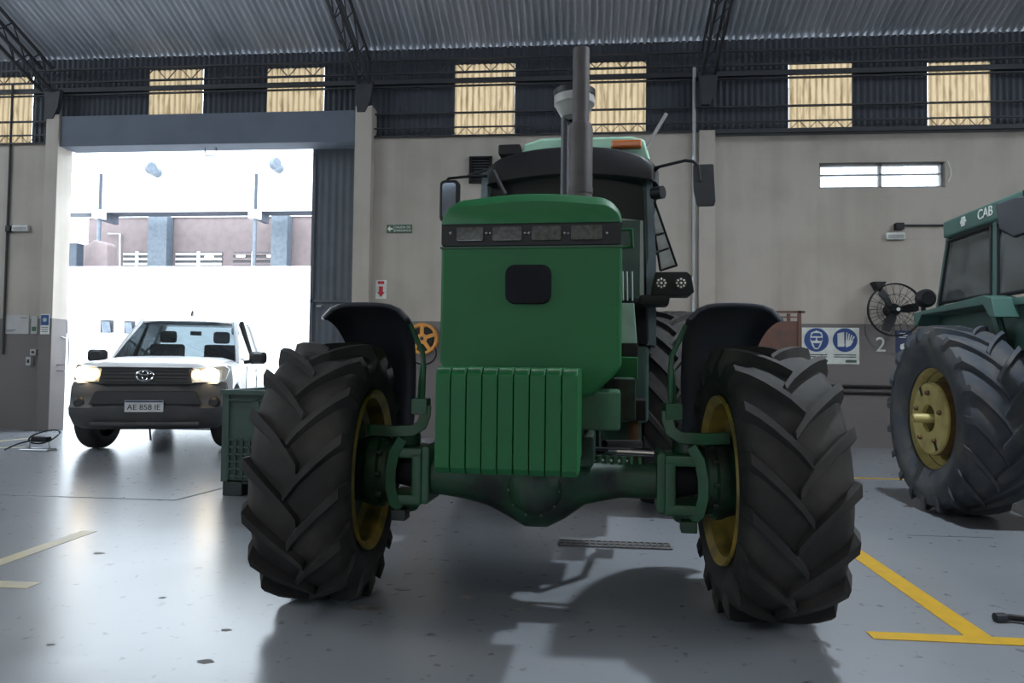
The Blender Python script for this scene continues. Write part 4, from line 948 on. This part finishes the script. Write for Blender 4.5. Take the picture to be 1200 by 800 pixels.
# windscreen
vs = []; fs = []
for j in range(11):
    q = -1+.2*j; vs += [(q*.79, .42-.10*(1-q*q), 1.135), (q*.72, .80-.09*(1-q*q), 1.42), (q*.615, 1.17-.07*(1-q*q), 1.70)]
for j in range(10):
    for r_ in range(2): a = j*3+r_; fs.append((a, a+1, a+4, a+3))
MB().add(vs, fs).build('windscreen', 'car_glass', pk)
m = MB(); m.box(-.78, .78, .5, .85, 1.02, 1.14); m.build('dashboard', 'car_black', pk, bev=.03)
for sx_ in (-.38, .38):
    m = MB(); m.box(sx_-.24, sx_+.24, 1.5, 1.62, .8, 1.38); m.box(sx_-.12, sx_+.12, 1.55, 1.63, 1.4, 1.58); m.build('front_seat', 'seat_cloth', pk, bev=.04)
m = MB(); m.tube([V((-.36+.18*cos(a), .95+.05*sin(a), 1.18+.17*sin(a))) for a in [2*pi*k/20 for k in range(20)]], .014, 6, closed=True); m.build('steering_wheel', 'car_black', pk)
MB().tube([(-.6, .33, 1.16), (-.1, .36, 1.18)], .012, 6).build('wiper', 'car_black', pk); MB().tube([(.0, .33, 1.17), (.5, .40, 1.18)], .012, 6).build('wiper', 'car_black', pk)
MB().box(.05, .20, 1.02, 1.06, 1.50, 1.56).build('rear_view_mirror', 'car_black', pk, bev=.01)
m = MB(); m.prism([(1.28, 1.80), (1.40, 1.80), (1.39, 1.87), (1.36, 1.88)], 'x', -.012, .012); m.build('roof_antenna', 'car_black', pk)
# dark front: bumper, grille, headlights, fog pockets, skid lip
def fsec(z, hw, yf, n=10, yb=-.42):
    pts = []
    for i in range(n+1):
        q = -1+2*i/n; pts.append(V((q*hw, yf+.16*abs(q)**3.2, z)))
    return pts+[V((hw*.98, yb, z)), V((-hw*.98, yb, z))]
bsecs = [fsec(.30, .76, -.80), fsec(.36, .83, -.90), fsec(.48, .865, -.95), fsec(.56, .87, -.95), (fsec(.60, .87, -.91)), fsec(.70, .87, -.90), fsec(.80, .865, -.89), fsec(.86, .85, -.87)]
bump = MB().loft(bsecs).build('front_bumper', 'car_dark', pk, ang=40)
gp_ = [(-.52, .84), (.52, .84), (.48, 1.03), (-.48, 1.03)]
gr = MB().prism(gp_, 'y', -.93, -.75).build('grille', 'car_dark', pk, bev=.015)
for k in range(4): z = .865+.042*k; MB().box(-.47, .47, -.945, -.925, z, z+.016).build('grille_bar', 'car_black', gr, bev=.004)
MB().box(-.52, .52, -.945, -.9, 1.025, 1.045).build('grille_trim', 'car_dark', gr, bev=.006)
lg = MB(); lg.prism([(-.62, .60), (.62, .60), (.55, .76), (-.55, .76)], 'y', -.925, -.86); lg.build('lower_grille', 'car_black', bump, bev=.012)
MB().box(-.60, .60, -.93, -.8, .345, .40).build('skid_lip', 'car_dark', bump, bev=.02)
for s in (-1, 1):
    q = MB(); q.lathe([(0, -.90), (.045, -.90), (.06, -.885), (.075, -.86), (.075, -.8)], 18, 'y', o=(s*.74, .06, .62)); q.build('fog_lamp', 'car_black', bump)
    # headlight: housing wraps the corner; lit lens and dimmer inner part
    hsx = [V((s*.50, -.925, .86)), V((s*.85, -.72, .88)), V((s*.87, -.62, 1.03)), V((s*.83, -.66, 1.07)), V((s*.49, -.89, 1.035))]
    q = MB(); q.loft([hsx, [p+V((0, .16, 0)) for p in hsx]]); hd = q.build('headlight', 'headlight_clear', pk, bev=.01)
    q = MB(); c_ = V((s*.70, -.85, .965)); q.sphere(c_, .09, 16, 10, 1.15, .5, .9); q.build('lit_lens', 'headlight_on', hd)
    q = MB(); c_ = V((s*.56, -.905, .96)); q.sphere(c_, .06, 12, 8, 1.0, .4, 1.1); q.build('side_lens', 'headlight_side', hd)
# emblem: three rings
em_ = MB()
def ell(mb, rx, rz, cz, r=.009, n=28): mb.tube([V((rx*cos(2*pi*k/n), -.958, cz+rz*sin(2*pi*k/n))) for k in range(n)], r, 6, closed=True)
ell(em_, .095, .063, .945, .010); em = em_.build('emblem', 'chrome', gr)
e2 = MB(); ell(e2, .034, .055, .947, .008); e2.build('emblem_ring', 'chrome', em); e2 = MB(); ell(e2, .068, .024, .978, .008); e2.build('emblem_ring', 'chrome', em)
# number plate
npz = .585
pt_ = MB().box(-.21, .21, -.972, -.955, npz-.068, npz+.068).build('number_plate', 'plate_white', pk, bev=.004)
MB().box(-.205, .205, -.975, -.972, npz+.045, npz+.064).build('plate_band', 'sign_navy', pt_, smooth=False)
o = link('plate_lettering', text_mesh('AE 858 IE', .092, 'ink'), pt_, (0, -.9745, npz-.014), FRONT)
MB().tube([(.0, -.70, .30), (.02, -.72, .16)], .012, 6).build('tow_strap', 'car_black', pk)
# cargo bed
m = MB(); m.box(-.9, .9, 2.55, 4.33, 1.08, 1.20); m.build('bed_rail', 'car_white', pk, bev=.02)
MB().box(-.7, .7, -.6, 4.2, .36, .6).build('chassis', 'car_black', pk, bev=.03)

# ================================================================== GREEN PLASTIC BULK BIN
cp = G(258, 581); cw, cdp, ch = .95, .75, .86
cr = empty('plastic_bin', (cp.x, cp.y, 0), 0); tag(cr, 'dark green ribbed plastic bulk bin standing beside the left front tyre', 'bin')
def bin_side(a, b, t, face):      # a panel of posts, ribs and skin from a to b (unit vectors on the floor)
    a = V(a); b = V(b); d = (b-a); Ln = d.length; d.normalize(); n = V((d.y, -d.x, 0))
    M_ = Matrix((d, -n, V((0, 0, 1)))).transposed().to_4x4(); M_.translation = a
    sk = MB().box(0, Ln, .02, .035, .12, ch-.02, M_).build('side_panel', 'crate_green', cr, smooth=False)
    def rib(x0, x1, z0, z1, dpt=.02, mm='crate_green'): MB().box(x0, x1, .02-dpt, .022, z0, z1, M_).build('rib', mm, sk, smooth=False)
    rib(0, .055, .12, ch-.02); rib(Ln-.055, Ln, .12, ch-.02)
    rib(.30*Ln, .33*Ln, .42, ch-.05); rib(.36*Ln, .45*Ln, .35, .62); rib(.62*Ln, .65*Ln, .42, ch-.05)
    for z in (.16, .22, .28, .34, .40, .46): rib(.055, Ln-.055, z, z+.014)
    for k in range(1, 16): x = Ln*k/16; rib(x-.006, x+.006, .14, .48)
    rib(.055, Ln-.055, ch-.07, ch-.055)
c4 = [(0, 0, 0), (cw, 0, 0), (cw, cdp, 0), (0, cdp, 0)]
bin_side((0, 0, 0), (cw, 0, 0), .03, 0); bin_side((cw, .037, 0), (cw, cdp-.037, 0), .03, 1); bin_side((cw, cdp, 0), (0, cdp, 0), .03, 2); bin_side((0, cdp-.037, 0), (0, .037, 0), .03, 3)
m = MB()
for (x0, x1, y0, y1) in ((-.015, cw+.015, -.015, .035), (-.015, cw+.015, cdp-.035, cdp+.015), (-.015, .035, .035, cdp-.035), (cw-.035, cw+.015, .035, cdp-.035)): m.box(x0, x1, y0, y1, ch-.02, ch+.02)
m.build('rim', 'crate_green', cr, smooth=False)
MB().box(.02, cw-.02, .02, cdp-.02, .10, .13).build('bottom', 'crate_dark', cr)
for x in (.0, cw/2-.09, cw-.18):
    for y in (0, cdp-.16): MB().box(x+.01, x+.18, y+.01, y+.16, 0, .12).build('foot', 'crate_dark', cr, bev=.01)

# ================================================================== HALL LAMP AND ADDED FILL LAMPS
def lamp(x, y, z, label, k=1.0, col=(0.83, 0.92, 1.0)):
    o = empty('bay_or_fill_lamp', (x, y, z)); tag(o, label, 'lamp', 'high bay lamps')
    MB().lathe([(.09, .34), (.10, .22), (.24, .02), (.25, 0), (.24, 0), (.10, .2)], 24).build('reflector', 'grey_plastic', o)
    MB().lathe([(0, .012), (.22, .012), (.22, .004), (0, .004)], 24).build('lens', 'lamp_lens', o)
    MB().lathe([(0, .5), (.09, .5), (.1, .34), (0, .34)], 20).build('driver_box', 'black', o)
    zr = (EZ+SL*(EY-y) if y > RY else RZ-SL*(RY-y))-z-.12
    MB().tube([(0, 0, .5), (0, 0, zr)], .01, 6).build('suspension_rod', 'steel', o)
    l = bpy.data.lights.new('lamp_light', 'AREA'); l.shape = 'DISK'; l.size = .22; l.energy = LAMP*k; l.color = col; l.spread = radians(165)
    lo = bpy.data.objects.new('lamp_light', l); COL.objects.link(lo); lo.parent = o; lo.location = (0, 0, -.005)
lamp(2.4, 4.4, 5.6, 'round high bay lamp hanging between the two tractors')
lamp(7.2, 2.5, 5.6, 'added warm fill lamp, unseen, near the right wall of the hall', .4, (1, .86, .7))  # this lamp and the next two are added out of view as warm fill
lamp(-5.5, 1.8, 5.6, 'added warm fill lamp, unseen, over the open floor towards the left wall', .2, (1, .86, .7))
lamp(0.0, -5.0, 5.6, 'added warm fill lamp, unseen, by the added front opening of the hall', .6, (1, .86, .7))

# ================================================================== ON THE WALLS AND THE FLOOR
def wpt(px, py, Y=WY): return PY(px, py, Y)
def plate(name, px0, py0, px1, py1, m, label, cat, Y=WY, t=.012):
    a = wpt(px0, py1, Y-t); b = wpt(px1, py0, Y-t); o = empty(name, ((a.x+b.x)/2, Y, a.z)); tag(o, label, cat)
    w_, h_ = (b.x-a.x)/2, b.z-a.z
    MB().box(-w_, w_, -t, 0, 0, h_).build('board', m, o, bev=.002); return o, w_, h_
def disc(o, x, z, r, y, m, nm, n=32, t=.003): return MB().lathe([(0, y), (r, y), (r, y+t), (0, y+t)], n, 'y', o=(x, 0, z)).build(nm, m, o)
def txt(o, s, size, x, z, y, m, shear=0):
    return link('lettering', text_mesh(s, size, m, depth=.001, shear=shear), o, (x, y, z), FRONT)
# exit sign
o, w_, h_ = plate('exit_sign', 453, 263, 483, 273, 'sign_green', 'small dark green exit sign with a left arrow on the cream wall', 'sign')
MB().prism([(-w_*.93, h_*.5), (-w_*.72, h_*.85), (-w_*.72, h_*.6), (-w_*.52, h_*.6), (-w_*.52, h_*.4), (-w_*.72, h_*.4), (-w_*.72, h_*.15)], 'y', -.016, -.012).build('arrow', 'sign_white', o, smooth=False)
MB().box(-w_*.42, -w_*.40, -.015, -.012, 0, h_).build('divider', 'sign_white', o, smooth=False)
txt(o, 'SALIDA DE', h_*.38, w_*.28, h_*.68, -.0135, 'sign_white'); txt(o, 'EMERGENCIA', h_*.34, w_*.28, h_*.28, -.0135, 'sign_white')
# red arrow sign
o, w_, h_ = plate('extinguisher_sign', 440, 328, 453, 350, 'sign_white', 'white sign with a red down arrow above the orange hose reel', 'sign')
MB().prism([(0, h_*.08), (w_*.7, h_*.36), (w_*.38, h_*.36), (w_*.38, h_*.66), (-w_*.38, h_*.66), (-w_*.38, h_*.36), (-w_*.7, h_*.36)], 'y', -.016, -.012).build('arrow', 'sign_red', o, smooth=False)
MB().box(-w_*.6, w_*.6, -.015, -.012, h_*.78, h_*.94).build('red_bar', 'sign_red', o, smooth=False)
# safety signs
o, w_, h_ = plate('safety_sign', 940, 384, 1007, 426, 'sign_white', 'pale safety board with blue goggles and gloves symbols on the grey dado', 'sign')
rr_ = w_*.43
for s in (-1, 1):
    x = s*w_*.5; z = h_*.66; b_ = disc(o, x, z, rr_, -.016, 'sign_blue', 'symbol_disc')
    if s < 0:
        MB().prism([(x+rr_*a, z+rr_*b) for a, b in ((-.5, .35), (-.42, .62), (0, .78), (.42, .62), (.5, .35), (.5, -.05), (.34, -.5), (.15, -.78), (-.15, -.78), (-.34, -.5), (-.5, -.05))], 'y', -.019, -.016).build('face_symbol', 'sign_white', b_, smooth=False)
        MB().prism([(x+rr_*a, z+rr_*b) for a, b in ((-.40, .30), (.40, .30), (.40, .42), (.25, .58), (-.25, .58), (-.40, .42))], 'y', -.0205, -.019).build('cap_shape', 'sign_blue', b_, smooth=False)
        for q in (-1, 1): MB().prism([(x+rr_*(q*.26+a*.22), z+rr_*(.05+b*.13)) for a, b in ((-1, 1), (1, 1), (1, -.4), (.5, -1), (-.5, -1), (-1, -.4))], 'y', -.0205, -.019).build('goggle_lens', 'sign_blue', b_, smooth=False)
        MB().prism([(x+rr_*a, z+rr_*b) for a, b in ((-.30, -.28), (.30, -.28), (.12, -.68), (-.12, -.68))], 'y', -.0205, -.019).build('chin_shape', 'sign_blue', b_, smooth=False)
    else:
        MB().prism([(x+rr_*a, z+rr_*b) for a, b in ((-.62, .55), (-.08, .68), (-.06, -.55), (-.60, -.55))], 'y', -.019, -.016).build('glove_symbol', 'sign_white', b_, smooth=False)
        for k in range(4):
            a0 = .1+.14*k; MB().prism([(x+rr_*(a0+.06*k), z+rr_*(.66-.10*k)), (x+rr_*(a0+.09+.06*k), z+rr_*(.63-.12*k)), (x+rr_*(a0+.06), z-rr_*.05), (x+rr_*(a0-.03), z-rr_*.05)], 'y', -.019, -.016).build('finger', 'sign_white', b_, smooth=False)
        MB().prism([(x+rr_*a, z+rr_*b) for a, b in ((.05, .0), (.55, .0), (.66, -.1), (.45, -.45), (.10, -.62), (.02, -.4))], 'y', -.019, -.016).build('palm', 'sign_white', b_, smooth=False)
    for k in range(2): MB().box(x-w_*.38, x+w_*.38, -.0145, -.012, h_*(.24-.055*k), h_*(.265-.055*k)).build('text_line', 'ink', o, smooth=False)
    MB().box(x+w_*.02, x+w_*.40, -.0145, -.012, h_*.045, h_*.115).build('logo_strip', 'sign_green', o, smooth=False)
# stencilled 2
a = wpt(1032, 404.5); t2 = link('stencilled_number', text_mesh('2', .30, 'sign_white', 'stencilled_number'), None, (a.x, WY-.003, a.z), FRONT); tag(t2, 'white stencilled number 2 painted on the grey dado', 'number')
# mask notice
o, w_, h_ = plate('mask_notice', 1050, 387, 1069, 413, 'sign_navy', 'navy notice with a white face mask symbol beside the number 2', 'sign')
for k in range(3): MB().box(-w_*.6, w_*.6*(1-.3*k), -.0145, -.012, h_*(.85-.09*k), h_*(.885-.09*k)).build('text_line', 'sign_white', o, smooth=False)
MB().prism([(w_*a, h_*b) for a, b in ((-.45, .36), (0, .42), (.45, .36), (.5, .2), (.25, .1), (-.25, .1), (-.5, .2))], 'y', -.016, -.012).build('mask_symbol', 'sign_white', o, smooth=False)
# two dark pipes low on the right wall
for py, r in ((452, .022), (459.5, .018)):
    a = wpt(930, py-1.0); b = wpt(1047, py+.5); tag(MB().tube([(a.x-.6, WY-.03, a.z), (8.5, WY-.03, a.z-.02)], r, 8).build('wall_pipe', 'black'), '%s of two black pipes running along the dado under the safety board' % ('upper, thicker' if py < 455 else 'lower, thinner'), 'pipe', 'dado pipes')
# emergency light and junction box with conduit
a = wpt(1048, 278); o = empty('emergency_light', (a.x, WY, a.z)); tag(o, 'flat white emergency light under a junction box on the right wall', 'light')
MB().box(-.13, .13, -.06, 0, -.04, .06).build('housing', 'sign_white', o, bev=.012); MB().box(-.11, .11, -.065, -.06, -.025, .03).build('diffuser', 'grey_plastic', o)
a = wpt(1052, 266); o = empty('junction_box', (a.x, WY, a.z)); tag(o, 'dark junction box with a conduit running right along the wall', 'box')
MB().box(-.06, .06, -.09, 0, -.05, .05).build('box', 'black', o, bev=.01); MB().tube([(.06, -.03, .02), (3.5, -.03, .0)], .014, 8).build('conduit', 'truss', o)
a = wpt(26, 268); o = empty('emergency_light', (a.x, WY, a.z)); tag(o, 'slim emergency light on the wall left of the gateway', 'light')
MB().box(-.14, .14, -.06, 0, -.05, .05).build('housing', 'sign_white', o, bev=.012); MB().box(-.235, -.15, -.08, 0, -.06, .04).build('switch_box', 'black', o, bev=.01); MB().box(-.12, .12, -.064, -.06, -.035, .02).build('diffuser', 'grey_plastic', o)
a = wpt(9, 300); tag(MB().tube([(a.x, WY-.025, 1.2), (a.x, WY-.025, 5.6)], .018, 8).build('downpipe', 'truss'), 'thin dark vertical pipe on the wall left of the gateway', 'pipe')
# ventilation grille behind the left mirror
a = wpt(550, 215); b = wpt(577, 184); o = empty('vent_grille', ((a.x+b.x)/2, WY, a.z)); tag(o, 'dark square louvred vent high on the wall behind the cab', 'vent')
w_ = (b.x-a.x)/2; h_ = b.z-a.z
m = MB()
for e in ((-w_, -w_+.03, 0, h_), (w_-.03, w_, 0, h_), (-w_, w_, 0, .03), (-w_, w_, h_-.03, h_)): m.box(e[0], e[1], -.06, 0, e[2], e[3])
m.build('frame', 'black', o, smooth=False); MB().box(-w_, w_, -.01, 0, 0, h_).build('backing', 'black_matte', o, smooth=False)
for k in range(8):
    z = .04+(h_-.08)*k/8; M_ = Matrix.Translation((0, -.03, z+.02)) @ Matrix.Rotation(.6, 4, 'X'); MB().box(-w_+.03, w_-.03, -.022, .022, -.004, .004, M_).build('slat', 'louvre_dark', o, smooth=False)
# orange hose reel
a = wpt(497, 397); o = empty('hose_reel', (a.x, WY, a.z)); tag(o, 'orange hose reel with spokes hung on the wall below the red arrow', 'hose reel')
R_ = .235
for y in (-.16, -.05):
    m = MB(); m.lathe([(R_*.84, y-.008), (R_, y-.008), (R_, y+.008), (R_*.84, y+.008)], 36, 'y', closed=True); m.lathe([(.03, y-.008), (R_*.34, y-.008), (R_*.34, y+.008), (.03, y+.008)], 24, 'y', closed=True)
    for k in range(5):
        q = 2*pi*k/5+pi/2; M_ = Matrix.Rotation(-q, 4, 'Y'); m.box(R_*.3, R_*.88, y-.007, y+.007, -.028, .028, M_)
    m.build('reel_flange', 'orange', o)
MB().lathe([(.05, -.15), (.17, -.15), (.17, -.06), (.05, -.06)], 28, 'y', closed=True).build('hose_coil', 'black', o)
MB().box(-.04, .04, -.05, 0, -.2, .1).build('wall_bracket', 'truss', o); MB().tube([(0, -.17, 0), (0, 0, 0)], .03, 10).build('axle', 'truss', o)
n = 26; MB().tube([V((.02+.2*cos(2*pi*k/n), -.13, -.22+.17*sin(2*pi*k/n))) for k in range(n)], .012, 7, closed=True).build('hose_loop', 'black', o)
# fan on the right wall
p = wpt(1048, 363, 10.55); o = empty('wall_fan', (p.x, 10.55, p.z)); tag(o, 'large black wall fan with a wire cage near the right tractor', 'fan')
rf2 = wpt(1080, 363, 10.55).x-p.x
for y in (-.10, .06):
    MB().tube([V((rf2*cos(2*pi*k/40), y*.2-.02, rf2*sin(2*pi*k/40))) for k in range(40)], .010, 6, closed=True).build('cage_ring', 'black', o)
    MB().tube([V((rf2*.6*cos(2*pi*k/32), y*.8-.02, rf2*.6*sin(2*pi*k/32))) for k in range(32)], .0035, 5, closed=True).build('cage_ring', 'black', o)
    for k in range(18):
        q = 2*pi*(k+(.5 if y > 0 else 0))/18; MB().tube([V((.05*cos(q), y-.02, .05*sin(q))), V((rf2*.6*cos(q), y*.8-.02, rf2*.6*sin(q))), V((rf2*cos(q), y*.2-.02, rf2*sin(q)))], .003, 4).build('cage_wire', 'black', o)
for k in range(3):
    q = 2*pi*k/3+.12; ca, sa = cos(q), sin(q); pts = []
    for (r, wv, tw_) in ((.05, .03, .04), (.15, .055, .035), (.28, .06, .025), (rf2*.88, .045, .015)): pts.append([V((r*ca-wv*sa, -.02-tw_, r*sa+wv*ca)), V((r*ca+wv*sa, -.02+tw_, r*sa-wv*ca)), V((r*ca+wv*sa, -.014+tw_, r*sa-wv*ca)), V((r*ca-wv*sa, -.014-tw_, r*sa+wv*ca))])
    MB().loft(pts).build('fan_blade', 'black', o)
MB().lathe([(0, -.13), (.035, -.13), (.06, -.1), (.06, 0), (.09, .02), (.1, .14), (.08, .2), (0, .21)], 24, 'y').build('motor', 'black', o)
MB().lathe([(0, -.134), (.024, -.134), (.024, -.13)], 16, 'y').build('hub_badge', 'sign_white', o)
m = MB(); m.tube([(0, .15, 0), (-.06, .2, .2), (-.12, .25, .36)], .022, 8); m.tube([(-.12, .25, .36), (-.12, .35, .36)], .025, 8); m.build('swing_arm', 'black', o)
m = MB(); m.prism([(-.20, .42), (-.02, .42), (-.09, .30), (-.14, .30)], 'y', .18, .35); m.build('wall_bracket', 'black', o, bev=.01)
# brown steel rack behind the right front tyre
rk0 = wpt(905, 363, 9.9).x-.55; rk1 = wpt(939, 363, 9.9).x; rz_ = wpt(930, 364, 9.9).z
o = empty('steel_rack', ((rk0+rk1)/2, 9.9, 0)); tag(o, 'rusty brown steel rack standing against the wall behind the right tyre', 'rack'); hw = (rk1-rk0)/2
for sx_ in (-hw, hw-.04):
    for y in (0, .5): MB().box(sx_, sx_+.04, y, y+.04, 0, rz_).build('upright', 'rack_brown', o, smooth=False)
for z in (.35, .9, 1.25): MB().box(-hw, hw, 0, .54, z, z+.03).build('shelf', 'rack_brown', o, smooth=False)
MB().box(-hw, hw+.05, 0, .03, rz_-.03, rz_).build('top_bar', 'rack_brown', o, smooth=False)
MB().box(-hw+.04, hw-.04, .02, .05, 1.28, wpt(920, 376, 9.9).z).build('back_panel', 'rack_brown', o, smooth=False)
MB().box(-hw+.04, hw-.04, .01, .03, wpt(920, 372, 9.9).z, wpt(920, 370.5, 9.9).z).build('cross_bar', 'rack_brown', o, smooth=False)
# notices on the wall and pier left of the gateway
o, w_, h_ = plate('notice_board', 6, 369, 34, 391, 'concrete', 'wide pale notice board on the grey dado left of the gateway', 'notice board')
for k in range(2): MB().box(-w_*.9, -w_*(.3-.2*k), -.015, -.012, h_*(.12+.07*k), h_*(.15+.07*k)).build('text_line', 'ink', o, smooth=False)
MB().box(w_*.3, w_*.9, -.015, -.012, h_*.84, h_*.87).build('text_line', 'ink', o, smooth=False)
o, w_, h_ = plate('paper_notice', 36, 370, 44, 391, 'concrete', 'narrow framed paper notice between the notice board and the blue sign', 'notice')
MB().box(-w_*.7, w_*.7, -.015, -.012, h_*.15, h_*.4).build('picture', 'sign_green', o, smooth=False)
o, w_, h_ = plate('blue_sign', 47, 368, 58, 391.5, 'sign_white', 'white sheet with a blue safety panel on the pier', 'sign', 10.74)
MB().box(-w_*.9, w_*.9, -.015, -.012, h_*.45, h_*.96).build('blue_panel', 'sign_blue', o, smooth=False); disc(o, 0, h_*.72, w_*.45, -.018, 'pale_label', 'symbol_disc')
for k in range(3): MB().box(-w_*.7, w_*.7, -.0145, -.012, h_*(.12+.1*k), h_*(.15+.1*k)).build('text_line', 'ink', o, smooth=False)
for i, (x0, y0, x1, y1, nm) in enumerate(((35, 409, 42, 416, 'upper grey switch box on the dado left of the gateway'), (30, 418, 36, 428, 'lower grey switch box on the dado left of the gateway'))):
    o, w_, h_ = plate('switch_box', x0, y0, x1, y1, 'concrete', nm, 'switch box', WY, .06); MB().box(-w_*.4, w_*.4, -.07, -.06, h_*.3, h_*.7).build('rocker', 'ink', o)
# wire hook rack on the lit jamb
hy = 11.1; hz0 = 1.02; o = empty('wire_hook', (PLx1, hy, hz0)); tag(o, 'wire hook with a small tray on the bright gateway jamb', 'hook')
MB().tube([(.03, 0, .0), (.03, 0, .52)], .012, 6).build('rod', 'steel', o); MB().tube([(.0, -.15, .48), (.05, -.1, .45), (.03, 0, .48), (.05, .1, .45), (.0, .15, .48)], .010, 6).build('hooks', 'steel', o)
m = MB(); m.tube([(.0, -.22, .02), (.12, -.2, .02), (.12, .2, .02), (.0, .22, .02)], .010, 6); m.build('tray', 'steel', o); MB().tube([(0, -.22, -.07), (.1, -.18, -.08), (.1, .18, -.08), (0, .22, -.07)], .008, 6).build('tray_rail', 'steel', o)
# small coil of cable on a wire stand on the left floor
g = G(47, 527); o = empty('cable_stand', g); tag(o, 'small wire stand with a coiled black cable on the floor by the pier', 'cable')
MB().tube([(-.2, -.1, .012), (.17, -.1, .012), (.24, -.03, .012), (.17, .08, .012), (-.18, .08, .012), (-.2, -.1, .012)], .008, 6).build('wire_base', 'steel', o)
MB().tube([(-.15, .0, .012), (-.13, .0, .12), (.10, .0, .14), (.13, .0, .012)], .008, 6).build('wire_leg', 'steel', o)
MB().box(-.10, .12, -.05, .05, .10, .17).build('reel_body', 'black', o, bev=.02)
MB().tube([V((.05+.2*cos(2*pi*k/24), .03*sin(2*pi*k/12), .16+.07*sin(2*pi*k/24)+.05*cos(2*pi*k/24))) for k in range(24)], .010, 6, closed=True).build('cable_loop', 'black', o)
MB().tube([(-.10, -.02, .12), (-.22, -.1, .08), (-.34, -.16, .012)], .010, 6).build('cable_tail', 'black', o)
# drain grating in the floor behind the front axle
a = G(655, 640); b = G(785, 640); o = empty('floor_drain', ((a.x+b.x)/2, 4.6, 0)); tag(o, 'narrow dark floor grating under the big tractor', 'drain'); hw = (b.x-a.x)/2
MB().box(-hw, hw, -.09, .09, .0005, .004).build('pan', 'stain', o, smooth=False)
for y in (-.09, -.02, .05): MB().box(-hw, hw, y, y+.014, .004, .010).build('long_bar', 'joint', o, smooth=False)
for k in range(19): x = -hw+2*hw*k/18; MB().box(x-.006, x+.006, -.09, .064, .004, .0095).build('cross_bar', 'joint', o, smooth=False)
# end of a black hose on the right floor
g = G(1186, 731); o = empty('hose_end', g); tag(o, 'end of a dark rubber hose on the floor beside the yellow line', 'hose')
MB().tube([(-.055, .02, .018), (.01, .03, .02), (.06, .015, .02), (.08, -.03, .02), (.10, -.07, .02), (.25, -.1, .02), (.6, -.05, .02)], .015, 8).build('hose', 'black', o)
MB().tube([(-.06, .02, .018), (-.015, .026, .019)], .021, 10).build('nozzle', 'fender_black', o)
# oil drips left on the floor
for i, (px, py, r) in enumerate(((430, 712, .035), (545, 700, .03), (470, 690, .02), (625, 708, .028), (560, 730, .018), (610, 714, .02), (115, 648, .02), (190, 700, .012), (60, 755, .012), (265, 738, .015), (240, 775, .02))):
    g = G(px, py); rn = random.Random(i); pts = [(g.x+r*rn.uniform(.5, 1.6)*cos(2*pi*k/9)*1.6, g.y+r*rn.uniform(.5, 1.4)*sin(2*pi*k/9)) for k in range(9)]
    MB().prism(pts, 'z', .0003, .0012).build('oil_stain', 'stain', floor, smooth=False)
